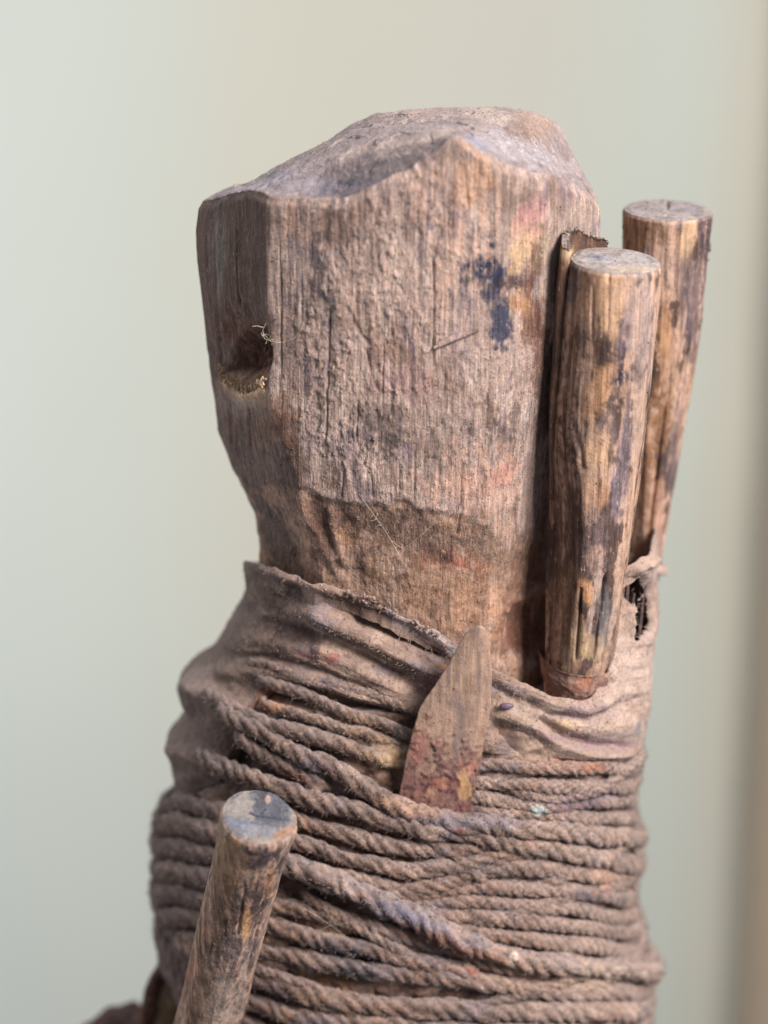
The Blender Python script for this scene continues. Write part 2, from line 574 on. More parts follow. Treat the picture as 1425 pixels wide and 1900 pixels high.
def build_block():
    # angles: dense where the camera looks
    ph = np.concatenate([np.linspace(-118, 112, 640), np.linspace(112, 242, 84)[1:-1]])*math.pi/180
    ph = np.where(ph > math.pi, ph-2*math.pi, ph)
    nc = len(ph)
    zb = zof(1400)
    zt = np.full(nc, 600.0)
    for _ in range(14):
        r = sample(HEAD, ph, zt)
        q = pol(ph, r, zt)
        zt = .5*zt+.5*top_z(q[:, 0], q[:, 1])
    eq = pol(ph, sample(HEAD, ph, zt), zt)
    zt = zt+2.2*fbm(eq, (10, 10, 10), 3, 25)+3.5*fbm(eq, (45, 45, 45), 2, 26)
    nr = 500
    t = np.linspace(0, 1, nr)[:, None]
    Z = zb+t*(zt[None]-zb)
    PHI = np.broadcast_to(ph, Z.shape)
    R = sample(HEAD, PHI, Z)
    p = pol(PHI, R, Z)
    u, v, front, g1, g2 = block_fields(p, PHI)
    d = np.zeros(Z.shape)
    # large unevenness of the adze work, kept off the crisp corner
    d += 5*fbm(p, (150, 150, 190), 2, 5)
    grain = fbm(p, (6.5, 6.5, 120), 3, 7, .6)
    grain2 = fbm(p, (16, 16, 260), 2, 8)
    leftface = sm(-(u-500), -6, 10)*sm(760-v, 0, 60)
    crust = np.clip(fbm(p, (9, 9, 12), 3, 9, .6)+.05, 0, 1)+.35*np.clip(fbm(p, (26, 26, 40), 3, 19), 0, 1)
    crustm = np.clip(.25 + .9*blob(u, v, 700, 560, 95, 260, g2*.5, 12)+.6*blob(u, v, 820, 380, 130, 110, g2*.5)+.7*blob(u, v, 760, 760, 200, 160, g2*.6)
                     + .6*blob(u, v, 650, 650, 90, 120, g2*.6), 0, 1.2)
    dd, side, tt = pdist(u, v, LEDGE)
    below = sm(-side*dd*-1 + 8*g1, -6, 9)     # 1 under the ledge
    d += (grain*1.15 + grain2*1.6)*(1-.9*below)*(1-.4*leftface)
    d += crust*4.0*crustm*(1-.8*leftface)*(1-.6*below)
    # flakes: terraces where the weathered skin has lifted off
    fl = fbm(p, (22, 22, 60), 3, 12)
    d -= 1.3*sm(fl, .12, .20)*crustm*(1-below)
    d -= below*(4+7*sm(dd, 0, 60))*front
    d += below*(5*fbm(p, (60, 60, 44), 3, 13)+1.6*fbm(p, (7, 7, 9), 3, 14))*front
    # carved facets of the neck
    ww = g1*4
    d += stroke(u, v, [(545, 905), (560, 960), (605, 1040), (640, 1090)], 12, 5, ww)
    d += stroke(u, v, [(612, 935), (618, 1000), (640, 1060)], 10, 6, ww)
    d -= 9*blob(u, v, 585, 990, 22, 60, g1*.4, -12, .6)
    d -= 16*blob(u, v, 990, 1165, 36, 60, g1*.3, 0, .5)
    d -= 7*blob(u, v, 985, 1055, 42, 62, g1*.3, 20, .45)
    d += stroke(u, v, [(945, 1145), (965, 1122), (1000, 1112), (1030, 1095)], 9, 7, ww)
    d -= stroke(u, v, [(1040, 940), (1020, 1050), (1010, 1090)], 14, 14, ww)
    # checks and splits
    for pts, w, h in [([(803, 470), (806, 560), (804, 690)], 2.6, 10), ([(612, 560), (609, 700), (606, 830)], 2.2, 8), ([(857, 850), (855, 960), (851, 1000)], 2.4, 10),
                      ([(957, 900), (956, 1000)], 2.2, 6), ([(663, 740), (661, 830)], 2, 6), ([(638, 870), (634, 925)], 2, 6), ([(689, 880), (692, 930)], 2, 6),
                      ([(770, 830), (768, 930)], 2, 6), ([(712, 640), (708, 760)], 2, 5), ([(740, 850), (741, 915)], 2, 5), ([(905, 690), (903, 800)], 2, 4),
                      ([(520, 420), (519, 560), (520, 700)], 2, 5), ([(560, 480), (558, 640)], 1.8, 4), ([(440, 415), (441, 500), (444, 575)], 2.4, 6),
                      ([(398, 430), (402, 560), (405, 700)], 3, 5), ([(497, 360), (497, 470)], 3, 4), ([(430, 740), (434, 850)], 3, 4), ([(465, 740), (467, 840)], 3, 4),
                      ([(940, 300), (942, 400)], 2, 4), ([(860, 300), (868, 390)], 2.4, 5), ([(830, 380), (832, 480)], 2.4, 5), ([(1000, 360), (1003, 480)], 2.4, 5),
                      ([(990, 530), (1000, 650)], 5, 6), ([(675, 640), (690, 700), (700, 730)], 5, 5), ([(640, 560), (655, 600), (690, 650)], 5, 4)]:
        d -= stroke(u, v, pts, w*.85, h*.55, g1*1.6)
    # small lifted lip over the hollow and the drilled hole in the left face
    hole = blob(u, v, 459, 668, 33, 50, g1*.16, 10, .38)*front
    d += -13*blob(u, v, 448, 640, 44, 70, g1*.2, 10, .5)*front
    d += stroke(u, v, [(413, 690), (425, 712), (450, 728), (478, 730), (492, 715)], 8, 7, g1*3)
    d += stroke(u, v, [(1018, 800), (1012, 880)], 7, 8, g1*4)+stroke(u, v, [(1030, 560), (1020, 640)], 6, 6, g1*3)
    R2 = R+d-(38+9*fbm(p, (9, 9, 9), 3, 15))*hole
    # round the arris slightly where wall meets top
    edge = sm(zt[None]-Z+5*g1, -2, 17)
    R2 = R2-7*(1-edge)
    p2 = pol(PHI, R2, Z)
    # the cap
    k = np.concatenate([np.linspace(.995, .0, 150)])[:, None]
    top = p2[-1]
    cxy = np.array([CX, CY])
    X = cxy[0]+(top[:, 0]-cxy[0])[None]*k; Yc = cxy[1]+(top[:, 1]-cxy[1])[None]*k
    TZ = top_z(X, Yc)
    pc = np.stack([X, Yc, TZ], -1)
    uc, vc = proj(pc)
    c1 = fbm(pc, (24, 24, 24), 3, 1); c2 = fbm(pc, (60, 60, 60), 3, 22)
    dz = 4*c2*sm(1-k, 0, .05)+2.2*c1+1.6*fbm(pc, (8, 8, 8), 3, 24)
    dz += -6*blob(uc, vc, 470, 332, 34, 9, c1*.3, -22)-5*blob(uc, vc, 735, 226, 26, 6, c1*.3, -5)
    dz += -7*sm(c2, .1, .2)*.6
    pc[..., 2] += dz*sm(1-k, -.001, .02)
    # ease the seam
    off = (p2[-1, :, 2]-(top_z(top[:, 0], top[:, 1])))[None]
    pc[..., 2] += off*np.exp(-(1-k)*60)
    V = np.concatenate([p2.reshape(-1, 3), pc.reshape(-1, 3)])
    rows = nr+len(k)
    faces = gridfaces(rows, nc, True)
    # ---- colour of walls
    g3 = fbm(p, (9, 9, 14), 3, 31); g4 = fbm(p, (14, 14, 90), 3, 32)
    col = np.broadcast_to(lin((176, 150, 139)), Z.shape+(3,)).copy()
    col = mixc(col, (118, 90, 76), sm(g2+.4*g4, .0, .5)*.65)
    col = mixc(col, (198, 174, 162), sm(g4+.3*g3, .05, .5)*.6)
    col = mixc(col, (112, 100, 110), sm(fbm(p, (20, 20, 60), 4, 45, .6), .12, .4)*.55)
    col = mixc(col, (104, 80, 70), sm(g3, .25, .6)*.45)
    col = mixc(col, (98, 74, 63), leftface*front*.92)  # left face: its own darker brown with some of its shade painted in
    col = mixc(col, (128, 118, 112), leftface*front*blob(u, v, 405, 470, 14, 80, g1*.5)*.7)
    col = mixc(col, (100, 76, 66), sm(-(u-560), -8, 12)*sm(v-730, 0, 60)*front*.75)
    col = mixc(col, (164, 130, 110), below*front*.8)
    col = mixc(col, (176, 136, 110), below*front*sm(fbm(p, (40, 40, 30), 3, 41), .0, .4)*.7)
    col = mixc(col, (92, 68, 56), below*front*sm(fbm(p, (26, 26, 20), 3, 42), .15, .5)*.6)
    W = .55
    spots = [
        (595, 440, 17, 14, 0, (70, 62, 68), .8, W), (590, 500, 14, 42, 0, (74, 66, 72), .75, .8), (610, 560, 14, 30, 0, (84, 76, 84), .6, .8),
        (908, 505, 42, 34, 20, (44, 52, 74), 1, .6), (885, 525, 26, 14, 0, (66, 64, 76), .8, .8), (932, 590, 22, 40, 0, (52, 58, 78), .95, .6), (955, 525, 30, 16, 0, (78, 56, 58), .8, .7),
        (985, 395, 20, 30, 20, (204, 148, 148), .4, .6), (975, 430, 25, 30, 10, (206, 150, 140), .5, .6),
        (970, 465, 26, 40, 25, (206, 170, 134), .85, .5), (1000, 470, 12, 34, 20, (196, 170, 140), .6, .5), (985, 500, 14, 50, 12, (92, 62, 54), .75, .5),
        (985, 590, 26, 60, -6, (112, 76, 60), .85, .6), (1005, 690, 16, 90, -4, (102, 68, 54), .8, .6), (962, 560, 14, 30, 0, (186, 140, 104), .6, .6),
        (1060, 520, 36, 120, 0, (150, 132, 120), .6, .4), (1010, 780, 20, 60, 0, (120, 92, 78), .6, .5),
        (700, 815, 34, 30, 0, (78, 68, 70), .7, .9), (690, 770, 40, 14, 0, (92, 80, 80), .5, .9), (925, 790, 40, 44, 0, (84, 70, 68), .7, .9),
        (900, 885, 60, 22, -20, (192, 142, 126), .6, .7), (930, 880, 16, 12, 0, (192, 122, 114), .6, .7), (770, 710, 60, 30, 0, (150, 110, 110), .4, .8),
        (865, 900, 90, 60, 0, (190, 150, 132), .5, .7), (850, 1045, 70, 26, 10, (176, 124, 102), .7, .8), (858, 1050, 14, 12, 0, (176, 96, 80), .7, .8), (836, 1038, 10, 12, 0, (96, 44, 50), .9, .6),
        (880, 1110, 100, 50, 10, (166, 122, 94), .5, .8), (980, 1165, 34, 60, 0, (128, 84, 64), .9, .4), (990, 1050, 40, 60, 10, (140, 102, 80), .7, .5),
        (500, 985, 26, 80, -25, (66, 52, 52), .7, .5), (640, 985, 26, 30, 0, (178, 132, 104), .6, .7), (585, 990, 26, 60, -10, (124, 92, 80), .7, .4),
        (640, 420, 50, 26, 0, (112, 92, 86), .6, .8), (770, 290, 90, 18, -22, (110, 96, 96), .5, .6), (560, 400, 60, 40, 0, (126, 102, 90), .5, .8),
        (760, 420, 30, 60, 0, (120, 98, 90), .5, .9), (880, 330, 40, 50, 0, (186, 142, 112), .6, .9), (830, 390, 16, 60, 0, (104, 84, 78), .5, .9),
        (440, 620, 34, 34, 0, (104, 68, 54), .8, .4), (540, 640, 30, 120, 0, (122, 98, 86), .4, .8), (505, 800, 40, 50, 0, (134, 92, 70), .5, .9),
        (930, 1000, 30, 50, 0, (170, 134, 112), .5, .6), (545, 880, 22, 60, 0, (84, 62, 54), .5, .8),
        (740, 1000, 90, 24, 20, (98, 74, 66), .45, .8), (800, 990, 60, 26, 30, (94, 74, 68), .4, .8), (600, 950, 46, 22, 25, (100, 76, 68), .6, .7), (700, 965, 90, 20, 0, (112, 88, 78), .5, .8), (900, 1000, 60, 30, 30, (120, 96, 86), .5, .8)]  # last row: dark wood tone plus painted shade beneath the ledge
    col = paint(col, u, v, g1+.8*g3+.7*g4, front, spots)
    col = mixc(col, (226, 186, 150), stroke(u, v, [(413, 690), (425, 712), (450, 728), (478, 730), (492, 715)], 13, 1.0, g1*3)*front)
    col = mixc(col, (104, 70, 54), hole*.8)
    col = mixc(col, (204, 164, 132), hole*blob(u, v, 452, 716, 38, 20, g1*.6)*.9)  # tan straw low inside the hole, painted pale so it looks lit
    ex = np.clip(.12+.9*blob(u, v, 850, 400, 90, 130, g2*.5)+.7*blob(u, v, 700, 395, 50, 30, g2*.4)+.6*blob(u, v, 560, 400, 60, 60, g2*.4)+.8*blob(u, v, 955, 460, 40, 50, 0)
                 + .5*blob(u, v, 740, 560, 120, 70, g2*.6)+.4*blob(u, v, 900, 900, 80, 90, g2*.5), 0, 1)*front*(1-below)*.75
    # colour of cap
    cc = np.broadcast_to(lin((146, 130, 128)), X.shape+(3,)).copy()
    cc = mixc(cc, (112, 98, 98), sm(c2, .0, .4)*.6)
    cc = mixc(cc, (178, 160, 152), sm(c1, .1, .5)*.5)
    fr = np.ones_like(X)
    cc = paint(cc, uc, vc, c1+.5*c2, fr, [
        (690, 322, 130, 26, -14, (84, 76, 80), .95, .4), (650, 345, 60, 16, 0, (62, 64, 80), .85, .6), (800, 278, 60, 20, -22, (92, 80, 80), .85, .5), (560, 340, 60, 16, 0, (132, 124, 136), .6, .6),
        (740, 262, 110, 9, -12, (190, 168, 154), .6, .5), (480, 340, 80, 12, -20, (150, 144, 156), .7, .5), (905, 212, 46, 14, 12, (196, 172, 158), .8, .5),
        (960, 275, 90, 22, 18, (168, 158, 162), .85, .5), (880, 262, 30, 12, 30, (140, 140, 160), .7, .5), (990, 232, 40, 30, 20, (158, 126, 104), .7, .6), (960, 240, 20, 14, 0, (110, 88, 78), .6, .6),
        (700, 218, 60, 12, 0, (128, 108, 106), .6, .6), (800, 205, 50, 8, 0, (176, 140, 124), .5, .6), (650, 260, 40, 12, -20, (140, 122, 122), .5, .6)])
    cols = np.concatenate([col.reshape(-1, 3), cc.reshape(-1, 3)])
    exs = np.concatenate([ex.ravel(), np.zeros(X.size)])
    base = (CX, CY, float(zb))
    rt = root('carved_block', base, 'big weathered carved wood block with a slanting top and a hole in its left side', 'wooden block')
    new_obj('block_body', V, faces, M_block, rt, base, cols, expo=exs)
    # grit and crumbs lying in the weathered skin
    cand = np.where((u > 500) & (u < 1040) & (v > 370) & (v < 1180) & (front > .9))
    idx = rng.choice(len(cand[0]), 6500)
    centers = p2[cand[0][idx], cand[1][idx]]
    crumbs('grit', centers, .4, 1.6, rt, base, M_block, [(150, 126, 114), (96, 76, 68), (176, 150, 138)])
    cand2 = np.where((uc > 420) & (vc < 380) & (k > .03) & (Yc < 60))
    idx = rng.choice(len(cand2[0]), 500)
    crumbs('dust_crumb', pc[cand2[0][idx], cand2[1][idx]], .7, 2.0, rt, base, M_block, [(170, 152, 146), (120, 104, 100)])
    # frayed tan fibres round the bottom of the hole
    V, Fc, Cl = [], [], []
    arc = [(410, 684), (416, 700), (428, 714), (447, 725), (468, 729), (484, 724), (492, 712)]
    arc = np.array(arc, float)
    for k_ in range(190):
        s = random.random()*(len(arc)-1); i = int(s); a = arc[i]+(arc[i+1]-arc[i])*(s-i)
        ph_, z_, q = hit(a[0]+random.uniform(-5, 5), a[1]+random.uniform(-12, 5), HEAD)
        inward = np.array([459, 672])-a
        L = random.uniform(7, 17)
        d2 = np.array([inward[0]/60*.35+random.uniform(-.15, .15), 0, -inward[1]/60*-.9+random.uniform(-.1, .3)])
        nrm = pol(ph_, 1, 0)-pol(ph_, 0, 0)
        st = q+nrm*random.uniform(1, 7)
        en = st+np.array([d2[0]*L*.8, 0, abs(d2[2])*L*.9])-nrm*L*.15
        w = random.uniform(1.2, 2.6)
        strand(V, Fc, [st, (st+en)/2+nrm*1.5, en], [w, w*.8, .3])
        c = lin(random.choice([(226, 192, 156), (200, 164, 132), (236, 206, 176), (170, 134, 108)]))
        Cl += [c]*(9)
    o = new_obj('splinter_fringe', np.array(V), Fc, M_dark, rt, base, np.array(Cl)); tag(o, kind='stuff')
    # a thin sliver stuck across the front
    pts = np.array([hit(a, b, HEAD)[2] for a, b in [(804, 645), (815, 638), (835, 629), (860, 620), (888, 612)]])
    nrm = np.array([.1, -1, .05])
    V, Fc = [], []
    w = [1.5, 6, 7, 6, 2]
    for q, ww_ in zip(pts, w):
        q = q+nrm*5
        for (a, b) in [(-1, 0), (-.5, .6), (.5, .6), (1, 0), (0, -.6)]:
            V.append(q+np.array([0, 0, 1.0])*a*ww_+nrm*b*3.5)
    Fc = [list(map(int, f)) for f in gridfaces(5, 5, True)]+[[0, 1, 2, 3, 4], [24, 23, 22, 21, 20]]
    new_obj('wood_sliver', np.array(V), Fc, M_block, rt, base, np.tile(lin((168, 140, 132)), (25, 1)))
    return rt


def strand(V, Fc, pts, rad):
    """three-sided tube through pts (list of arrays), appended to V, Fc"""
    b = len(V)
    pts = [np.asarray(q, float) for q in pts]
    for i, q in enumerate(pts):
        t = pts[min(i+1, len(pts)-1)]-pts[max(i-1, 0)]
        t = t/(np.linalg.norm(t)+1e-9)
        a = np.cross(t, [.3, .2, .93]); a /= np.linalg.norm(a)+1e-9
        c = np.cross(t, a)
        for k in range(3):
            an = 2.094*k
            V.append(q+(a*math.cos(an)+c*math.sin(an))*rad[i])
    for i in range(len(pts)-1):
        for k in range(3):
            Fc.append([b+i*3+k, b+i*3+(k+1) % 3, b+(i+1)*3+(k+1) % 3, b+(i+1)*3+k])


def crumbs(name, centers, r0, r1, parent, base, mat, cols):
    ico = np.array([(0, 0, 1), (.89, 0, .45), (.28, .85, .45), (-.72, .53, .45), (-.72, -.53, .45), (.28, -.85, .45),
                    (.72, .53, -.45), (-.28, .85, -.45), (-.89, 0, -.45), (-.28, -.85, -.45), (.72, -.53, -.45), (0, 0, -1)])
    fi = np.array([(0, 1, 2), (0, 2, 3), (0, 3, 4), (0, 4, 5), (0, 5, 1), (1, 6, 2), (2, 7, 3), (3, 8, 4), (4, 9, 5), (5, 10, 1), (6, 7, 2), (7, 8, 3), (8, 9, 4), (9, 10, 5), (10, 6, 1),
                   (6, 11, 7), (7, 11, 8), (8, 11, 9), (9, 11, 10), (10, 11, 6)])
    n = len(centers)
    s = r0+(r1-r0)*rng.random(n)**2.5
    sc3 = rng.uniform(.6, 1.4, (n, 1, 3))
    V = centers[:, None]+ico[None]*s[:, None, None]*sc3*rng.uniform(.75, 1.25, (n, 12, 1))
    F = fi[None]+(np.arange(n)*12)[:, None, None]
    cl = np.array([lin(c) for c in cols])[rng.integers(0, len(cols), n)]
    o = new_obj(name, V.reshape(-1, 3), F.reshape(-1, 3), mat, parent, base, np.repeat(cl, 12, 0))
    tag(o, kind='stuff')
    return o


block = build_block()

# ------------------------------------------------------------------ rope bundle: packed core
RIM = [(454, 1044), (466, 1042), (490, 1046), (520, 1054), (560, 1068), (600, 1080), (640, 1092), (690, 1110), (730, 1132), (770, 1152), (810, 1172), (850, 1200),
       (900, 1232), (940, 1252), (980, 1272), (1020, 1290), (1060, 1296), (1095, 1284), (1120, 1262), (1138, 1215), (1146, 1140), (1152, 1070), (1164, 1046), (1185, 1034), (1208, 1022)]


def rim_fn():
    h = [hit(a, b, TORSO)[:2] for a, b in RIM]
    ph = np.array([q[0] for q in h]); z = np.array([q[1] for q in h])
    o = np.argsort(ph); ph, z = ph[o], z[o]
    zl, zr = z[0], z[-1]
    ph2 = np.concatenate([[-math.pi], [ph[0]-.5], ph, [ph[-1]+.7], [math.pi]])
    z2 = np.concatenate([[zl-60], [zl-50], z, [zr-14], [zl-60]])
    return lambda a: np.interp(a, ph2, z2)


rim_z = rim_fn()
FOLDC = {}


def front_phi(n1=560, n2=90):
    ph = np.concatenate([np.linspace(-112, 112, n1), np.linspace(112, 248, n2)[1:-1]])*math.pi/180
    return np.where(ph > math.pi, ph-2*math.pi, ph)


TCOLS = [  # colours shared by core, cloth and cords, photo pixels
    (640, 1764, 58, 20, 8, (38, 38, 50), .95, .35), (657, 1802, 46, 22, 0, (32, 34, 46), .97, .35), (610, 1752, 30, 14, 0, (58, 52, 60), .7, .7),
    (780, 1712, 90, 15, 28, (128, 128, 152), .55, .5), (820, 1520, 60, 15, 0, (88, 92, 110), .7, .6), (890, 1525, 60, 14, 0, (120, 116, 130), .6, .6),
    (1075, 1490, 70, 18, -8, (118, 98, 120), .6, .7), (620, 1222, 14, 10, 10, (160, 92, 86), .75, .6), (1000, 1505, 14, 10, 0, (196, 206, 200), .9, .5),
    (953, 1777, 8, 11, 10, (240, 214, 196), .95, .4), (515, 1300, 18, 16, 0, (206, 144, 96), .75, .7), (487, 1303, 12, 16, 0, (178, 116, 90), .6, .7),
    (735, 1400, 48, 30, 15, (160, 128, 96), .85, .6), (700, 1410, 30, 14, 15, (190, 156, 120), .5, .7), (550, 1440, 26, 10, 20, (120, 68, 44), .7, .6),
    (980, 1810, 90, 20, 5, (180, 142, 120), .7, .7), (800, 1740, 70, 16, 20, (136, 84, 60), .8, .6), (880, 1770, 60, 10, 15, (164, 112, 84), .7, .6),
    (1080, 1660, 20, 10, 0, (70, 60, 66), .7, .7), (1105, 1660, 40, 20, 0, (110, 98, 108), .5, .8), (1120, 1630, 24, 20, 0, (204, 156, 130), .6, .7),
    (770, 1502, 60, 16, 10, (196, 152, 126), .6, .7), (876, 1802, 12, 5, 30, (186, 112, 92), .9, .4), (1055, 1418, 60, 12, 0, (180, 128, 102), .6, .8),
    (1110, 1422, 24, 10, 0, (196, 120, 88), .6, .8), (880, 1680, 60, 10, 30, (170, 136, 116), .4, .8), (1120, 1812, 60, 16, -10, (190, 166, 140), .5, .7),
    (560, 1700, 60, 30, 0, (130, 98, 76), .4, .8), (620, 1840, 60, 30, 0, (150, 114, 82), .5, .8), (720, 1870, 70, 20, 0, (150, 116, 98), .5, .8), (852, 1540, 5, 4, 0, (170, 50, 46), .9, .2),
    (640, 1340, 80, 16, 15, (168, 132, 104), .5, .7), (580, 1540, 60, 20, 20, (128, 88, 62), .5, .8), (960, 1320, 70, 26, 5, (186, 160, 140), .5, .6), (760, 1490, 30, 20, 0, (170, 130, 110), .4, .6)]


def torso_tone(p, u, v, base, dark, light, s=1.0):
    n1 = fbm(p, (26*s, 26*s, 20*s), 3, 51); n2 = fbm(p, (80, 80, 60), 3, 52); n3 = fbm(p, (9, 9, 9), 3, 53)
    col = np.broadcast_to(lin(base), u.shape+(3,)).copy()
    col = mixc(col, dark, sm(n2+.4*n1, -.1, .4)*.8)
    col = mixc(col, light, sm(n1+.3*n3, .1, .6)*.55)
    col = mixc(col, (70, 50, 44), sm(n3, .2, .6)*.4)
    col = mixc(col, (122, 116, 130), sm(fbm(p, (48, 48, 30), 3, 54), .12, .42)*.5)
    col = mixc(col, (196, 164, 144), sm(fbm(p, (40, 40, 24), 3, 55), .12, .4)*.55)
    col = mixc(col, (74, 54, 46), sm(fbm(p, (55, 55, 26), 3, 56), .1, .4)*.5)
    # shade of the bundle's left painted in as darker brown, the right paler with dust
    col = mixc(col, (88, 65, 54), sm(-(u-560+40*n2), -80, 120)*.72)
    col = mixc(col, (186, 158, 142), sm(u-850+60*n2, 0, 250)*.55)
    col = paint(col, u, v, n1+.6*n3, (p[..., 1] < 60)*1.0, TCOLS)
    return col


def front_side(u, v):
    return .45+.55*sm(u, 760, 1000)


def build_core():
    ph = front_phi(520, 80); nc = len(ph)
    zt = np.minimum(rim_z(ph)-34, hit(1060, 1296, TORSO)[1]-24)
    zb = zof(2330)
    nr = 420
    t = np.linspace(0, 1, nr)[:, None]
    Z = zb+t*(zt[None]-zb); PHI = np.broadcast_to(ph, Z.shape)
    R = sample(TORSO, PHI, Z)
    p = pol(PHI, R, Z); u, v = proj(p)
    n = fbm(p, (30, 30, 20), 4, 61, .6)
    cake = sm(fbm(p, (95, 95, 55), 3, 64), .02, .38)*front_side(u, v)
    d = -8+7*n+3.5*fbm(p, (8, 8, 8), 3, 62)+15*cake
    under = np.maximum(1-sm(v, 1285, 1330), (1-sm(u, 425, 470))*(1-sm(v, 1440, 1480)))
    d -= 24*under
    d += 16*blob(u, v, 735, 1400, 50, 28, n*.3, 15, .5)-16*stroke(u, v, [(775, 1425), (740, 1440), (700, 1425)], 9, 1)
    R2 = R+d
    p2 = pol(PHI, R2, Z)
    k = np.linspace(.97, 0, 40)[:, None]
    rr = R2[-1][None]*k
    zc = np.broadcast_to(zt, rr.shape)-20*(1-k)
    pc = pol(np.broadcast_to(ph, rr.shape), rr, zc)
    pc[..., 2] += 5*fbm(pc, (25, 25, 25), 3, 63)
    V = np.concatenate([p2.reshape(-1, 3), pc.reshape(-1, 3)])
    al = V.reshape(nr+40, nc, 3); ua, va = proj(al)
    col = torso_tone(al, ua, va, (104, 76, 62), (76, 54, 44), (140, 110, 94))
    base = (CX, CY, float(zb))
    o = new_obj('packed_body', V, gridfaces(nr+40, nc, True), M_cloth, None, base, col)
    tag(o, 'thick earth-brown padded body under the cords and the cloth, between the turns', 'padded body')
    return o


core = build_core()


# ------------------------------------------------------------------ cloth wrap
def build_cloth():
    ph = np.linspace(-172, 172, 860)*math.pi/180; nc = len(ph)
    low = [(318, 1470), (350, 1470), (395, 1452), (425, 1420), (450, 1360), (480, 1300), (520, 1270), (600, 1282), (680, 1306), (760, 1330), (830, 1370), (880, 1402), (960, 1412), (1040, 1412), (1120, 1412), (1195, 1415)]
    h = [hit(a, b, TORSO)[:2] for a, b in low]
    a_ = np.array([q[0] for q in h]); z_ = np.array([q[1] for q in h]); o_ = np.argsort(a_); a_, z_ = a_[o_], z_[o_]
    zb = np.interp(ph, a_, z_)
    zt = rim_z(ph)
    nr = 300
    t = np.linspace(0, 1, nr)[:, None]
    Z = zb+t*(zt[None]-zb); PHI = np.broadcast_to(ph, Z.shape)
    R = sample(TORSO, PHI, Z)
    p = pol(PHI, R, Z); u, v = proj(p)
    n1 = fbm(p, (30, 30, 30), 3, 71); n2 = fbm(p, (90, 90, 60), 2, 72)
    wv = n1*4
    d = 5+3*n2*2+1.2*n1+.8*fbm(p, (5, 5, 5), 2, 73)
    S = lambda pts, w, hh: stroke(u, v, pts, w, hh, wv)
    # rolled hem
    d += S([(455, 1040), (520, 1062), (600, 1088), (680, 1112), (740, 1142), (800, 1178), (840, 1205)], 9, 10)
    d += S([(840, 1205), (900, 1245), (960, 1272), (1020, 1302), (1070, 1312), (1110, 1300), (1150, 1270)], 14, 12)
    d -= S([(530, 1085), (600, 1112), (660, 1135)], 11, 8)
    # second long fold, tucking to the right behind the blade
    d += S([(530, 1120), (590, 1140), (650, 1165), (710, 1195), (770, 1228), (830, 1258), (880, 1290)], 17, 20)
    d -= S([(640, 1140), (700, 1162), (745, 1185), (790, 1208), (835, 1228)], 9, 26)
    d -= S([(520, 1150), (600, 1180), (680, 1215), (740, 1255), (800, 1300), (835, 1320)], 14, 12)
    d += S([(760, 1250), (790, 1280), (800, 1310)], 14, 7)
    # third and fourth low folds
    d += S([(430, 1180), (520, 1190), (600, 1210), (680, 1245), (750, 1290), (790, 1320)], 16, 9)
    d -= S([(420, 1215), (500, 1218), (580, 1235), (650, 1262), (720, 1300)], 10, 9)
    d += S([(345, 1262), (400, 1248), (470, 1245), (540, 1250), (620, 1270), (720, 1305)], 14, 8)
    d -= S([(400, 1150), (440, 1140), (500, 1130)], 14, 5)
    d += S([(330, 1270), (370, 1276), (410, 1292), (450, 1315), (490, 1345)], 17, 13)
    d -= S([(345, 1318), (385, 1330), (430, 1352), (460, 1380)], 20, 11)
    d += S([(312, 1384), (345, 1392), (385, 1408), (430, 1426)], 15, 12)
    d -= S([(322, 1430), (360, 1440), (400, 1452)], 14, 8)
    d += S([(480, 1078), (540, 1096), (600, 1112), (650, 1128)], 7, 5)
    d += S([(470, 1130), (540, 1148), (610, 1172), (690, 1212), (750, 1248)], 7, 5)
    d += S([(440, 1205), (520, 1212), (600, 1232), (670, 1262)], 7, 4)
    d -= S([(690, 1130), (740, 1150), (790, 1180)], 6, 6)
    # folds to the right of the blade
    d += S([(905, 1318), (940, 1325), (985, 1350), (1020, 1378), (1070, 1395), (1130, 1400), (1190, 1396)], 13, 16)
    d -= S([(985, 1325), (1020, 1348), (1060, 1372), (1110, 1386), (1180, 1390)], 8, 15)
    d += S([(980, 1308), (1030, 1335), (1090, 1352), (1150, 1352), (1195, 1345)], 15, 9)
    d -= S([(960, 1290), (1010, 1322), (1080, 1332), (1150, 1310), (1200, 1290)], 8, 9)
    d -= S([(905, 1345), (950, 1368), (1000, 1396)], 13, 12)
    d -= S([(900, 1262), (930, 1282), (960, 1300)], 8, 6)
    # sag that carries the foot of the front peg
    d += 14*blob(u, v, 1065, 1300, 60, 26, n1*.2, 0, .6)
    # torn place below the rear peg
    tear = np.maximum(blob(u, v, 1180, 1094, 27, 26, n1*.35, 0, .35), blob(u, v, 1192, 1146, 15, 46, n1*.35, 10, .35))*(PHI > 0)*(np.abs(PHI) < 1.9)
    d -= 22*tear
    d += S([(1150, 1075), (1160, 1140), (1180, 1195), (1200, 1190), (1214, 1140)], 6, 8)
    d += S([(1165, 1058), (1190, 1048), (1214, 1034)], 9, 14)
    d -= S([(1112, 1272), (1128, 1262)], 7, 20)
    # lower edge tucks in under the cords
    d -= 14*(1-sm(t, 0, .07))
    # fine creases along the pull of the cloth
    q = p.copy(); q[..., 2] = q[..., 2]+(q[..., 0])*.42
    d += 3.4*fbm(q, (150, 150, 13), 3, 74)
    R2 = R+d
    hang = fbm(p, (14, 14, 14), 3, 77)[-1]*4+fbm(p, (60, 60, 60), 2, 78)[-1]*5
    Z2 = Z+hang[None]*sm(t, .6, 1)
    p2 = pol(PHI, R2, Z2)
    # turned-in edge: real thickness at the top
    rows = [p2]
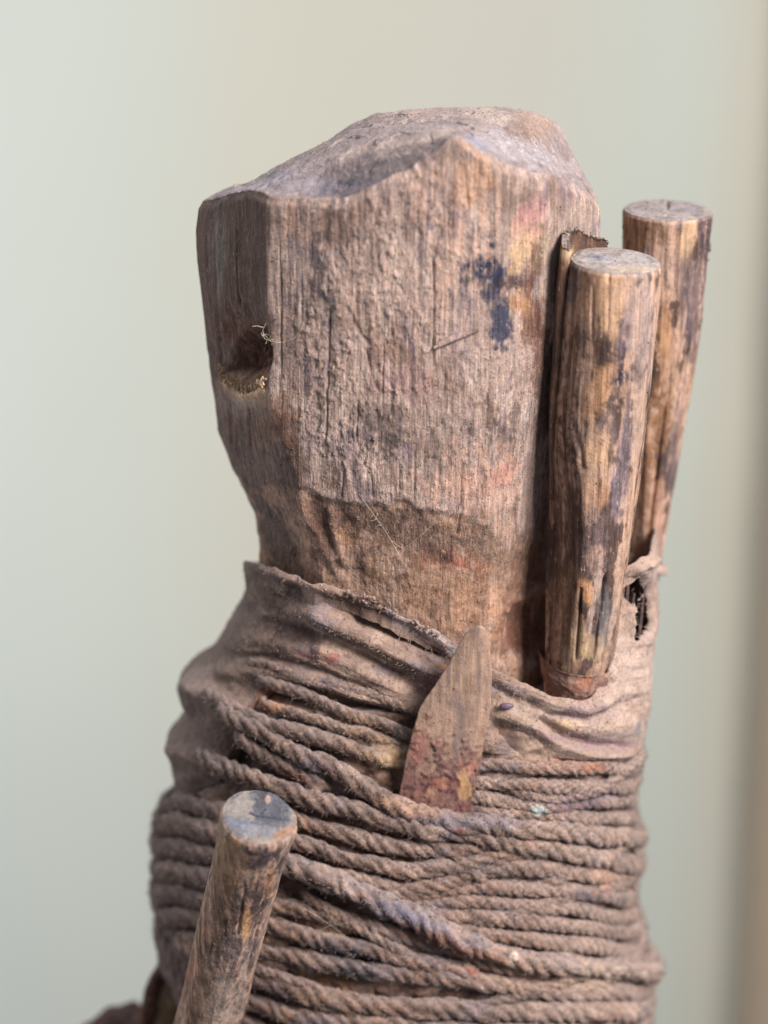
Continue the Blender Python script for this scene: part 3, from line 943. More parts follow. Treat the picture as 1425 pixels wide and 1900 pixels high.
    for dr, dz in [(-2, 1.2), (-5, .5), (-7, -3), (-8, -14), (-9, -40)]:
        rows.append(pol(ph, R2[-1]+dr, Z2[-1]+dz)[None])
    al = np.concatenate(rows, 0)
    ua, va = proj(al)
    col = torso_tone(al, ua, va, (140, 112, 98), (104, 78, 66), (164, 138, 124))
    tr = np.zeros(al.shape[:2]); tr[:nr] = tear
    col = mixc(col, (40, 30, 28), tr*.85)  # dark inside of the tear painted onto its edges as shade
    col = paint(col, ua, va, fbm(al, (18, 18, 18), 3, 79), np.ones(al.shape[:2]), [
        (1165, 1240, 50, 70, 0, (196, 170, 156), .7, .6), (1080, 1325, 60, 14, 0, (140, 118, 124), .6, .6), (1060, 1350, 30, 12, 20, (206, 172, 136), .7, .6),
        (1100, 1375, 90, 14, 8, (140, 108, 124), .6, .6), (1140, 1350, 60, 26, 0, (192, 166, 150), .5, .7), (560, 1215, 30, 16, 0, (160, 108, 98), .5, .8),
        (470, 1110, 60, 60, 0, (104, 82, 68), .5, .7), (430, 1235, 60, 24, 0, (112, 92, 72), .5, .7), (780, 1172, 60, 16, 28, (176, 160, 160), .6, .7),
        (860, 1220, 40, 14, 30, (140, 136, 146), .5, .7), (800, 1270, 30, 30, 0, (128, 96, 98), .5, .8), (1185, 1350, 5, 12, 0, (120, 120, 136), .7, .4)])
    base = (CX, CY, float(zb.min()))
    rt = root('cloth_wrap', base, 'dusty brown rag pulled in slanting folds round the neck below the carved block', 'cloth')
    gf = gridfaces(al.shape[0], nc)
    gf = gf[tr.ravel()[gf].max(1) < .72]          # the torn place is a real opening
    fo = new_obj('fabric', al, gf, M_cloth, rt, base, col)
    sel = np.where((u > 440) & (u < 1200) & (PHI > -1.6) & (PHI < 1.6))
    idx = rng.choice(len(sel[0]), 1100)
    crumbs('grit', p2[sel[0][idx], sel[1][idx]], .6, 2.0, rt, base, M_cloth, [(160, 136, 122), (110, 88, 76), (190, 168, 150)])
    # grit caught along the hem
    hem = [(640, 1096), (700, 1116), (760, 1150), (790, 1165), (815, 1178)]
    cs = []
    for _ in range(60):
        k_ = random.random()*(len(hem)-1); i = int(k_)
        a = np.array(hem[i])+(np.array(hem[i+1])-np.array(hem[i]))*(k_-i)
        cs.append(hit(a[0]+random.uniform(-8, 8), a[1]+random.uniform(-6, 8), TORSO, 14)[2])
    crumbs('hem_grit', np.array(cs), 1.4, 5.5, rt, base, M_cloth, [(146, 122, 110), (160, 140, 130), (120, 96, 84)])
    # fuzz on the cloth
    fuzz('lint', p2[sel[0], sel[1]], (PHI[sel[0], sel[1]]), 2600, 4, 11, rt, base, M_cloth, (176, 152, 138))
    # torn threads bridging the open fold
    V, Fc, n = [], [], 0
    for a, b in [((742, 1176), (738, 1192)), ((762, 1186), (764, 1204)), ((790, 1200), (786, 1216)), ((800, 1204), (806, 1222)), ((752, 1182), (758, 1190))]:
        A = hit(*a, TORSO, 10)[2]; B = hit(*b, TORSO, 16)[2]
        strand(V, Fc, [A, (A+B)/2+np.array([random.uniform(-3, 3), 2, 0]), B], [1.3, .8, 1.2]); n += 9
    new_obj('torn_thread', np.array(V), Fc, M_cloth, rt, base, np.tile(lin((150, 122, 106)), (n, 1)))
    # ragged stuffing seen through the tear
    nu, nv = 60, 60
    th, aa = np.meshgrid(np.linspace(0, math.pi, nv), np.linspace(0, 2*math.pi, nu, endpoint=False), indexing='ij')
    cen = P(1160, 1170, 10)
    sv = np.stack([cen[0]+48*np.sin(th)*np.cos(aa), cen[1]+50*np.sin(th)*np.sin(aa), cen[2]+150*np.cos(th)], -1)
    sn = fbm(sv, (22, 22, 30), 4, 301, .6)
    sv = sv+np.stack([np.sin(th)*np.cos(aa), np.sin(th)*np.sin(aa), np.cos(th)], -1)*(sn*26)[..., None]
    cl = np.broadcast_to(lin((84, 66, 60)), sv.shape).copy()
    cl = mixc(cl, (128, 104, 94), sm(sn, 0, .4)*.8)
    new_obj('rag_stuffing', sv, gridfaces(nv, nu, True), M_cloth, rt, base, cl)
    # dark twigs and stalks showing in the tear
    V, Fc, n = [], [], 0
    for a, b, w in [((1152, 1180), (1166, 1072), 5), ((1170, 1190), (1176, 1100), 6), ((1186, 1180), (1196, 1090), 4), ((1178, 1130), (1212, 1105), 3.2), ((1164, 1120), (1186, 1160), 3), ((1200, 1120), (1206, 1070), 4)]:
        A = hit(*a, TORSO, -14)[2]; B = hit(*b, TORSO, -6)[2]
        M_ = (A+B)/2+np.array([random.uniform(-3, 3), random.uniform(-4, 4), 0])
        strand(V, Fc, [A, M_, B], [w, w*.9, w*.6]); n += 9
    new_obj('stalks', np.array(V), Fc, M_dark, rt, base, np.tile(lin((92, 74, 72)), (n, 1)))
    return rt


def fuzz(name, pts, phis, count, l0, l1, parent, base, mat, colr, up=.25):
    idx = rng.choice(len(pts), count)
    p0 = pts[idx]; ph = phis[idx]
    nrm = np.stack([np.sin(ph), -np.cos(ph), np.zeros(count)], -1)
    tan = np.stack([np.cos(ph), np.sin(ph), np.zeros(count)], -1)
    a = rng.normal(size=(count, 1)); b = rng.normal(size=(count, 1))+up
    d1 = nrm*.8+tan*a*.8+np.array([0, 0, 1.])*b*.7; d1 /= np.linalg.norm(d1, axis=1, keepdims=True)
    d2 = d1+rng.normal(size=(count, 3))*.7; d2 /= np.linalg.norm(d2, axis=1, keepdims=True)
    L = rng.uniform(l0, l1, (count, 1))
    q = [p0-d1*1.0, p0+d1*L*.5, p0+d1*L*.5+d2*L*.5]
    side = np.cross(d1, nrm+.01); side /= np.linalg.norm(side, axis=1, keepdims=True)+1e-9
    s2 = np.cross(d1, side)
    V = np.zeros((count, 9, 3)); w = rng.uniform(.35, .65, (count, 1))
    for i, (c_, k) in enumerate(zip(q, (1, .8, .35))):
        for j in range(3):
            an = 2.094*j
            V[:, i*3+j] = c_+(side*math.cos(an)+s2*math.sin(an))*w*k
    f = []
    for i in range(2):
        for j in range(3): f.append((i*3+j, i*3+(j+1) % 3, (i+1)*3+(j+1) % 3, (i+1)*3+j))
    F = np.array(f)[None]+(np.arange(count)*9)[:, None, None]
    c = lin(colr)*rng.uniform(.6, 1.25, (count, 1))
    o = new_obj(name, V.reshape(-1, 3), F.reshape(-1, 4), mat, parent, base, np.repeat(c, 9, 0))
    tag(o, kind='stuff')
    return o


cloth = build_cloth()

# ------------------------------------------------------------------ cords
ROPE_P, ROPE_A = [], []


def rope_mesh(name, path, w, lift, parent, base, depth=.34, wav=9.0, flat=.80, el=1.3, er=1.3, tuckl=False, tuckr=False, pitch=None, sides=22, base_col=(142, 116, 104), lobes=4, fuzzy=1.0):
    h = [hit(a, b, TORSO, lift*.5) for a, b in path]
    ph = np.array([q[0] for q in h]); z = np.array([q[1] for q in h])
    o = np.argsort(ph); ph, z = ph[o], z[o]
    if tuckl: el = .05
    if tuckr: er = .05
    # go on round the back of the body
    ph = np.concatenate([[ph[0]-el, ph[0]-el*.5], ph, [ph[-1]+er*.5, ph[-1]+er]])
    z = np.concatenate([[z[0]+random.uniform(-12, 12)*el, z[0]+4*el], z, [z[-1]+2*er, z[-1]+random.uniform(-14, 14)*er]])
    # dense resampling, smoothed
    a = np.linspace(ph[0], ph[-1], 1400)
    zz = np.interp(a, ph, z)
    k = np.ones(61)/61
    zp = np.pad(zz, 30, 'edge'); zz = np.convolve(zp, k, 'valid')
    zp = np.pad(zz, 30, 'edge'); zz = np.convolve(zp, k, 'valid')
    R = sample(TORSO, a, zz)
    Rp = np.pad(R, 10, 'edge'); R = np.convolve(Rp, np.ones(21)/21, 'valid')
    R = R+lift
    arc = (ph[-1]-ph[0])*430; fr_ = min(.3, 45/arc)
    end = np.minimum(sm(np.linspace(0, 1, 1400), 0, fr_), sm(1-np.linspace(0, 1, 1400), 0, fr_))
    R = R-(1-end)*(w*.75+lift)
    c = pol(a, R, zz)
    own = random.uniform(0, 9000)
    wob = np.stack([np.zeros(1400), fbm(np.stack([a*300, zz*0+own, zz], -1), 60, 2, 81)*6, fbm(np.stack([a*300, zz*0+own, zz], -1), 75, 3, 82)*wav], -1)
    c = c+wob
    s = np.concatenate([[0], np.cumsum(np.linalg.norm(np.diff(c, axis=0), axis=1))])
    n = int(s[-1]/3.6)
    si = np.linspace(0, s[-1], n)
    c = np.stack([np.interp(si, s, c[:, j]) for j in range(3)], -1)
    aa = np.interp(si, s, a)
    T = np.gradient(c, axis=0); T /= np.linalg.norm(T, axis=1, keepdims=True)
    Nn = np.stack([np.sin(aa), -np.cos(aa), 0*aa], -1); Nn -= T*(Nn*T).sum(1, keepdims=True); Nn /= np.linalg.norm(Nn, axis=1, keepdims=True)
    B = np.cross(T, Nn)
    if pitch is None: pitch = w*3.5
    r0 = w*.5
    al = np.linspace(0, 2*math.pi, sides, endpoint=False)[None]
    jit = fbm(np.stack([si, si*0+w, si*0+z[0]], -1), 55, 2, 83)[:, None]*1.6+random.uniform(0, 6)
    tw = (si[:, None]/pitch*2*math.pi)+jit
    ang = al
    lob = np.abs(np.cos(lobes*.5*(ang-tw)))**.8
    rr = r0*(1.03-depth+depth*lob)
    pos0 = c[:, None]+rr[..., None]*(Nn[:, None]*np.cos(ang)[..., None]+B[:, None]*np.sin(ang)[..., None])
    thin = .95+.26*fbm(np.stack([si, si*0+own, si*0], -1), 90, 2, 84)[:, None]
    wear = 1+.0*lob
    yarn = np.cos(lobes*3.5*(ang-tw)*1.0+lob*2)
    nz = 1.6*fbm(pos0, (6, 6, 6), 3, 85, .6)+1.0*fbm(pos0, (30, 30, 30), 2, 86)+.3*yarn
    rr = (rr*thin*wear+nz*(w/34))
    pos = c[:, None]+rr[..., None]*(Nn[:, None]*np.cos(ang)[..., None]*flat+B[:, None]*np.sin(ang)[..., None])
    u, v = proj(pos)
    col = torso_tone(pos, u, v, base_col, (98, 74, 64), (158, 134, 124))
    col = mixc(col, (70, 50, 42), (1-sm(lob, .15, .6))*.45)          # darker along the grooves between the strands
    fc = gridfaces(n, sides, True)
    exn = np.clip(sm(fbm(pos, (60, 60, 30), 3, 88), -.05, .4), 0, 1)*.7
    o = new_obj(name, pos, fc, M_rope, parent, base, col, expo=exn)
    vis = pos[..., 1] < 120
    outm = vis & (np.cos(ang) > -.2)
    ii = np.where(outm)
    st = slice(None, None, 5)
    ROPE_P.append(pos[ii[0][st], ii[1][st]]); ROPE_A.append(np.broadcast_to(aa[:, None], pos.shape[:2])[ii[0][st], ii[1][st]])
    return o


def build_ropes():
    base = (CX, CY, float(zof(2330)))
    rt = root('rope_binding', base, 'dusty brown twisted cord wound in many turns round the body below the rag', 'rope')
    A = dict(parent=rt, base=base)
    T = lambda path, w, lift, **k: rope_mesh('rope_turn', path, w, lift, rt, base, **k)
    # thin upper turns, left
    T([(470, 1232), (500, 1236), (560, 1252), (620, 1268), (690, 1288), (770, 1312)], 22, 3, el=.1, er=.1, depth=.2)
    T([(480, 1262), (500, 1266), (545, 1282), (600, 1300), (660, 1325), (720, 1345), (775, 1364)], 26, 6, el=.06, er=.25, depth=.22)
    T([(480, 1306), (500, 1312), (560, 1327), (620, 1345), (680, 1362), (735, 1382)], 24, 3, el=.05, er=.1, depth=.22)
    T([(400, 1298), (440, 1318), (500, 1340), (560, 1358), (620, 1375), (680, 1393), (725, 1412)], 32, 9, el=.12, er=.05, depth=.2)
    # big slanting turns
    T([(430, 1322), (500, 1358), (557, 1391), (607, 1413), (647, 1439), (689, 1464), (731, 1486), (787, 1508), (843, 1520), (906, 1523), (976, 1533), (1050, 1542), (1130, 1549), (1192, 1555)], 41, 17, el=.12)
    T([(455, 1372), (484, 1391), (520, 1410), (557, 1433), (600, 1458)], 34, 11, el=.1, er=.06)
    T([(385, 1408), (420, 1425), (470, 1440), (534, 1461), (576, 1475), (618, 1487), (660, 1498), (717, 1512), (787, 1536), (860, 1547), (930, 1552), (1010, 1570), (1050, 1577), (1100, 1590), (1160, 1603), (1196, 1612)], 39, 13, el=.12)
    # right, thin matted turns
    T([(880, 1424), (906, 1421), (976, 1423), (1046, 1421), (1117, 1423), (1184, 1430)], 26, 4, el=.1, depth=.28, pitch=80)
    T([(870, 1448), (900, 1449), (962, 1454), (1046, 1460), (1117, 1457), (1186, 1450)], 30, 6, el=.1, depth=.28, pitch=80)
    T([(880, 1478), (948, 1490), (1020, 1493), (1063, 1493), (1117, 1485), (1188, 1482)], 30, 4, el=.1, depth=.28, pitch=80)
    T([(890, 1506), (960, 1508), (1020, 1512), (1060, 1515), (1130, 1515), (1190, 1520)], 30, 4, el=.1, depth=.28, pitch=80)
    # turns below the big ones
    T([(500, 1496), (557, 1520), (607, 1537), (647, 1548), (689, 1562), (731, 1570), (787, 1577), (843, 1574), (900, 1570), (960, 1568), (1020, 1580)], 34, 5, er=.05, el=.16)
    T([(500, 1536), (530, 1550), (590, 1570), (640, 1590), (700, 1606), (770, 1615), (830, 1610), (880, 1598), (935, 1578), (985, 1558), (1010, 1548)], 34, 8, er=.05, el=.16)
    T([(480, 1560), (560, 1598), (640, 1622), (700, 1640), (753, 1650), (831, 1637), (901, 1608), (955, 1588), (1020, 1572)], 32, 7, er=.05, el=.16)
    # herringbone patch, right
    T([(800, 1652), (850, 1634), (890, 1620), (960, 1606), (1040, 1610), (1120, 1624), (1190, 1642)], 36, 4, el=.06, depth=.28, pitch=96)
    T([(700, 1660), (760, 1664), (800, 1656), (870, 1644), (950, 1640), (1040, 1650), (1120, 1660), (1190, 1668)], 32, 4, el=.06, depth=.28, pitch=88)
    T([(740, 1668), (800, 1674), (870, 1668), (950, 1674), (1060, 1684), (1190, 1694)], 32, 4, el=.12, depth=.28, pitch=90)
    T([(760, 1682), (790, 1688), (850, 1697), (930, 1704), (1010, 1712), (1090, 1722), (1196, 1724)], 34, 5, el=.1, depth=.28, pitch=92)
    T([(850, 1722), (900, 1732), (980, 1742), (1060, 1752), (1140, 1760), (1205, 1758)], 34, 6, el=.12, depth=.28, pitch=94)
    # lower turns
    T([(512, 1676), (570, 1690), (630, 1706), (700, 1722), (780, 1745), (850, 1768), (920, 1788), (990, 1800)], 34, 4, er=.06, el=.3)
    T([(498, 1712), (548, 1728), (600, 1744), (646, 1756), (700, 1766), (750, 1778), (810, 1790), (880, 1800)], 38, 8, er=.06, el=.3)
    T([(487, 1758), (548, 1772), (604, 1785), (647, 1796), (690, 1800), (745, 1806), (815, 1812), (900, 1822), (1000, 1834), (1100, 1838), (1212, 1836)], 38, 8, el=.35)
    T([(470, 1806), (520, 1826), (562, 1840), (618, 1852), (675, 1860), (731, 1862), (787, 1866), (843, 1868), (920, 1872), (1000, 1872), (1100, 1868), (1212, 1866)], 42, 12, el=.5)
    T([(458, 1852), (510, 1872), (600, 1888), (700, 1897), (850, 1904), (1000, 1904), (1212, 1900)], 42, 8)
    T([(440, 1890), (520, 1916), (600, 1930), (700, 1940), (850, 1945), (1000, 1942), (1212, 1935)], 42, 8)
    T([(440, 1935), (520, 1955), (600, 1970), (700, 1980), (850, 1985), (1000, 1982), (1212, 1975)], 42, 8)
    # slanting strands crossing the level turns
    T([(560, 1652), (640, 1700), (720, 1748), (790, 1790)], 26, 9, el=.06, er=.06)
    T([(700, 1500), (780, 1545), (850, 1590), (900, 1640)], 24, 8, el=.06, er=.06)
    T([(1010, 1640), (1080, 1612), (1150, 1570), (1196, 1530)], 26, 10, el=.06, er=.3)
    T([(930, 1700), (1000, 1672), (1080, 1650), (1150, 1640), (1192, 1600)], 24, 9, el=.06, er=.3)
    T([(860, 1870), (940, 1850), (1030, 1822), (1120, 1786), (1200, 1770)], 28, 10, el=.06, er=.3)
    T([(500, 1800), (580, 1830), (660, 1880), (720, 1920)], 28, 10, el=.2, er=.06)
    T([(960, 1470), (1040, 1476), (1100, 1462), (1160, 1425), (1186, 1400)], 24, 9, el=.06, er=.1)
    # a steep turn up the right flank
    T([(1060, 1830), (1120, 1815), (1160, 1790), (1185, 1740)], 34, 10, el=.05, er=.4)
    # left flank, thick soft turns behind the front peg
    for v0, u0, w_ in [(1492, 306, 40), (1530, 292, 46), (1574, 288, 44), (1614, 288, 46), (1658, 290, 42), (1702, 306, 42), (1742, 308, 40)]:
        T([(u0, v0), (u0+40, v0-3), (u0+100, v0+14), (u0+160, v0+32), (u0+225, v0+48)], w_, -3, er=.05, el=1.2, depth=.17, wav=7)
    T([(330, 1776), (360, 1780), (400, 1796), (470, 1816)], 40, 0, er=.05, el=.3, depth=.15)
    P_ = np.concatenate(ROPE_P); A_ = np.concatenate(ROPE_A)
    fuzz('fibre', P_, A_, 26000, 4, 14, rt, base, M_rope, (150, 126, 114))
    idx = rng.choice(len(P_), 2200)
    crumbs('grit', P_[idx], .7, 2.4, rt, base, M_rope, [(160, 134, 120), (110, 86, 74), (186, 162, 148)])
    ROPE_P.clear(); ROPE_A.clear()
    rc = root('slanting_cord', base, 'single grey twisted cord slanting down to the right across the other turns', 'cord')
    rope_mesh('cord', [(470, 1566), (525, 1590), (576, 1611), (632, 1633), (689, 1658), (731, 1680), (773, 1699), (815, 1721), (850, 1738), (900, 1757), (950, 1774), (1010, 1785), (1080, 1790), (1150, 1796), (1216, 1800)],
              43, 26, rc, base, el=.1, sides=26, wav=3.0, flat=.95, base_col=(150, 132, 130))
    P_ = np.concatenate(ROPE_P); A_ = np.concatenate(ROPE_A)
    fuzz('fibre', P_, A_, 1500, 4, 12, rc, base, M_rope, (170, 150, 142))


build_ropes()


# ------------------------------------------------------------------ pegs
def peg(name, label, A, B, rad, cuts, spots, cracks, base_col, end_col, ends, seed, end_spots=(), cut_n=None, rows=300, cols=200, dent=1.0, charred=0.03):
    """A top, B foot (pixel-unit points); rad: [(t, radius)], t=0 at the top; cuts: [(angle, [(t, distance/radius)])]"""
    A = np.asarray(A, float); B = np.asarray(B, float)
    ax = B-A; L = np.linalg.norm(ax); ax /= L
    toc = CAM-A; toc -= ax*(toc@ax); e1 = toc/np.linalg.norm(toc)      # towards the viewer's side
    e2 = np.cross(ax, e1)
    if e2[0] < 0: e2 = -e2                                              # to the right
    t = np.linspace(0, 1, rows)[:, None]; a = np.linspace(0, 2*math.pi, cols, endpoint=False)[None]
    r = np.interp(t, [q[0] for q in rad], [q[1] for q in rad])+0*a
    for ang, prof in cuts:
        dd = np.interp(t, [q[0] for q in prof], [q[1] for q in prof])*np.interp(t, [q[0] for q in rad], [q[1] for q in rad])
        cs = np.cos(a-math.radians(ang))
        lim = np.where(cs > .12, dd/np.maximum(cs, .12), 1e9)
        r = np.minimum(r, lim)
    c = A+ax*(t*L)[..., None]
    dirv = np.cos(a)[..., None]*e1+np.sin(a)[..., None]*e2
    p = c+r[..., None]*dirv
    # an oblique saw cut at the top
    if cut_n is not None:
        nn = np.asarray(cut_n, float); nn /= np.linalg.norm(nn)
        sh = -((p[0]-A)@nn)/(ax@nn)
        p = p+(ax*sh[:, None])[None]*(1-sm(t, 0, .5))[..., None]
    u, v = proj(p)
    loc = np.stack([r*np.cos(a)+seed*91, r*np.sin(a), t*L+0*a], -1)
    g = fbm(loc, (7, 7, 130), 3, seed, .6); g2 = fbm(loc, (30, 30, 120), 3, seed+1); g1 = fbm(loc, (18, 18, 75), 4, seed+2, .6); g3 = fbm(loc, (9, 9, 12), 3, seed+3)
    d = (1.1*g+3.2*g2+1.2*np.clip(g3, 0, 1)*2*sm(g1, 0, .4))*dent
    for pts, w, hh in cracks: d -= stroke(u, v, pts, w, hh, g1*1.5)
    d -= 3.0*(1-sm(t*L, 0, 5))+1.5*sm(g1, .0, .5)*(1-sm(t*L, 0, 16))
    p2 = p+d[..., None]*dirv
    col = np.broadcast_to(lin(base_col), u.shape+(3,)).copy()
    col = mixc(col, (116, 82, 64), sm(g2, -.1, .4)*.6)
    col = mixc(col, (212, 166, 128), sm(g, .1, .6)*.35)
    char = sm(g1+.6*g2+.25*g3-charred, .02, .30)
    col = mixc(col, (68, 54, 54), char*.85)
    col = mixc(col, (150, 128, 124), sm(fbm(loc, (50, 50, 90), 2, seed+6), .1, .5)*.5)
    col = paint(col, u, v, g1+.5*g3, np.ones(u.shape), spots)
    # end grain
    k = np.linspace(.97, 0, 46)[:, None]
    cen = p2[0].mean(0)
    pe = cen+(p2[0]-cen)[None]*k[..., None]
    ge = fbm(pe, (14, 14, 14), 3, seed+8); gf = fbm(pe, (5, 5, 5), 2, seed+9)
    pe = pe+(-ax)*((1.5*ge+1.0*gf)*sm(1-k, 0, .1)+2.0*sm(1-k, 0, .12)-ends*sm(1-k, .5, 1))[..., None]
    ue, ve = proj(pe)
    ce = np.broadcast_to(lin(end_col), ue.shape+(3,)).copy()
    rings = np.sin(k*46+ge*2.5)
    ce = mixc(ce, (112, 104, 110), sm(ge+.3*gf, 0, .5)*.6)
    ce = ce*(1+.13*rings[..., None]*np.ones_like(ce))
    for ca, cl_, cw in ((.7, .6, .05), (4.1, .95, .06), (5.2, .35, .04)):
        da = np.abs((a+0*k-ca-seed+math.pi) % (2*math.pi)-math.pi)
        ck = (1-sm(da*np.maximum(k, .05)+.03*np.abs(gf), cw*.4, cw))*(k < cl_)
        ce = mixc(ce, (58, 48, 46), ck*.8)
        pe = pe+ax*(ck*2.5)[..., None]
    ce = paint(ce, ue, ve, ge+.4*gf, np.ones(ue.shape), end_spots)
    # foot cap
    kb = np.linspace(.9, 0, 6)[:, None]
    pb = p2[-1].mean(0)+(p2[-1]-p2[-1].mean(0))[None]*kb[..., None]
    rt = root(name, B, label, 'peg')
    shaft = new_obj('shaft', np.concatenate([p2.reshape(-1, 3), pb.reshape(-1, 3)]), gridfaces(rows+6, cols, True), M_peg, rt, B,
                    np.concatenate([col.reshape(-1, 3), np.tile(lin((90, 66, 52)), (6*cols, 1))]),
                    expo=np.concatenate([(np.clip(.75-char, 0, 1)).ravel(), np.zeros(6*cols)]))
    pe = np.concatenate([p2[:1], pe]); ce = np.concatenate([ce[:1], ce])
    pe[0] += (p2[0]-cen)*.004-ax*.3
    new_obj('cut_end', pe.reshape(-1, 3), gridfaces(47, cols, True), M_end, rt, B, ce.reshape(-1, 3), expo=np.zeros(47*cols))
    idx = (rng.integers(0, rows-10, 420), rng.integers(0, cols, 420))
    crumbs('grit', p2[idx], .6, 1.9, rt, B, M_peg, [(150, 126, 112), (84, 66, 62)])
    return rt, p2, (A, B, ax, e1, e2, L)


M_end = surf_mat('end_grain', grain=(.10, .10, .10), grain_amt=.35, dust=.12, bump=.6, speck=.3, dust_col=(206, 196, 194))

# front right peg
A1 = P(1143, 484, -196); B1 = P(1066, 1310, -172)
peg1, sh1, fr1 = peg('wooden_peg', 'front peg of the right-hand pair, its foot in a rusty band', A1, B1,
                [(0, 78), (.1, 81), (.25, 82), (.5, 80), (.7, 73), (.85, 66), (1, 58)],
                [(-48, [(0, 1.05), (.36, .98), (.48, .84), (.62, .77), (.8, .84), (1, .93)]), (30, [(0, .985), (.5, .93), (1, .88)]), (82, [(0, 1), (.4, .92), (1, .93)]), (-100, [(0, .98), (1, .9)])],
                [(1100, 540, 26, 60, 0, (190, 146, 114), .7, .5), (1130, 560, 22, 70, 0, (206, 164, 130), .7, .5), (1085, 640, 40, 26, 10, (96, 74, 64), .75, .8), (1155, 640, 12, 70, 12, (80, 70, 82), .8, .6),
                 (1150, 700, 20, 16, 0, (64, 58, 72), .85, .6), (1190, 600, 24, 110, 0, (176, 154, 148), .6, .5), (1050, 740, 26, 90, 0, (112, 84, 68), .7, .6), (1110, 730, 24, 60, 20, (206, 156, 118), .75, .6),
                 (1055, 830, 22, 60, 0, (74, 56, 52), .75, .7), (1110, 830, 30, 30, 0, (214, 168, 132), .7, .6), (1055, 960, 28, 110, 4, (108, 84, 72), .85, .4), (1045, 1130, 22, 90, 0, (134, 104, 80), .85, .4),
                 (1110, 920, 26, 34, 0, (196, 148, 116), .7, .7), (1150, 900, 18, 100, 6, (124, 112, 124), .7, .7), (1110, 1010, 40, 50, 0, (120, 100, 100), .6, .9), (1090, 1100, 14, 30, -20, (200, 148, 108), .8, .5),
                 (1085, 1200, 40, 24, 0, (186, 156, 122), .7, .7), (1120, 1130, 24, 60, 0, (134, 128, 128), .6, .8), (1180, 760, 16, 90, 3, (196, 166, 150), .5, .6), (1165, 800, 8, 90, 3, (92, 80, 92), .7, .5)],
                [([(1079, 1085), (1074, 1150), (1068, 1230)], 1.8, 11), ([(1123, 1060), (1112, 1150), (1100, 1230)], 2.0, 12), ([(1066, 500), (1058, 600), (1048, 720)], 4, 7),
                 ([(1130, 500), (1128, 620)], 2, 3), ([(1150, 850), (1147, 940)], 2.5, 5), ([(1100, 520), (1098, 640)], 2, 3), ([(1062, 780), (1075, 830), (1082, 880)], 5, 4)],
                (182, 146, 124), (158, 144, 138), 1.5, 101,
                [(1150, 486, 70, 12, 0, (168, 156, 152), .7, .5), (1115, 478, 24, 7, 0, (120, 124, 142), .6, .8), (1175, 478, 34, 8, 0, (160, 152, 152), .6, .8), (1175, 500, 40, 7, 0, (186, 166, 144), .7, .5)],
                cut_n=(.06, -.10, 1))
# thin lifted slab of bark on the back left of the front peg
def slab():
    A, B, ax, e1, e2, L = fr1
    an = np.radians(np.linspace(-168, -72, 26)); rows = 90
    V = np.zeros((rows, 26, 2, 3))
    ends_t = np.interp(an, np.radians([-168, -135, -110, -90, -72]), [-14, -30, -40, -38, -20])
    ends_t = ends_t+fbm(np.stack([an*60, an*0, an*0], -1), 7, 3, 91)*9
    for i in range(rows):
        s = i/(rows-1); pos = ends_t+(430-ends_t)*s
        rr = 80+(15+2*np.sin(s*9))*(1-sm(np.array(s), .55, 1))+1.5*fbm(np.stack([an*40, an*0, pos], -1), (5, 5, 60), 3, 92)
        c = A+ax*pos[:, None]
        dr = np.cos(an)[:, None]*e1+np.sin(an)[:, None]*e2
        V[i, :, 0] = c+dr*rr[:, None]; V[i, :, 1] = c+dr*(rr-15)[:, None]
    outer, inner = V[:, :, 0], V[:, ::-1, 1]
    ring = np.concatenate([outer, inner], 1)
    u, v = proj(ring)
    col = np.broadcast_to(lin((120, 90, 74)), u.shape+(3,)).copy()
    n = fbm(ring, (12, 12, 60), 3, 93)
    col = mixc(col, (70, 56, 54), sm(n, -.1, .4)*.7)
    col = mixc(col, (208, 176, 142), blob(u, v, 1053, 470, 12, 14, n*.5)*.8)
    capi = [list(range(26))[::1]+list(range(26, 52))]
    F = [list(map(int, f)) for f in gridfaces(rows, 52, True)]
    for k in range(25):
        F.append([k, k+1, 50-k, 51-k])
    # broken crumbling lip
    o = new_obj('bark_slab', ring.reshape(-1, 3), F, M_peg, peg1, B, col.reshape(-1, 3), expo=np.zeros(u.size))
    tag(o, 'thin dark slab of bark with a broken top lip')
    cs = [outer[0, k]*.5+inner[0, 25-k]*.5+rng.normal(size=3)*2.5 for k in rng.integers(0, 26, 150)]
    crumbs('bark_crumb', np.array(cs), 1, 4, peg1, B, M_peg, [(90, 80, 82), (120, 100, 90), (150, 128, 112)])


slab()


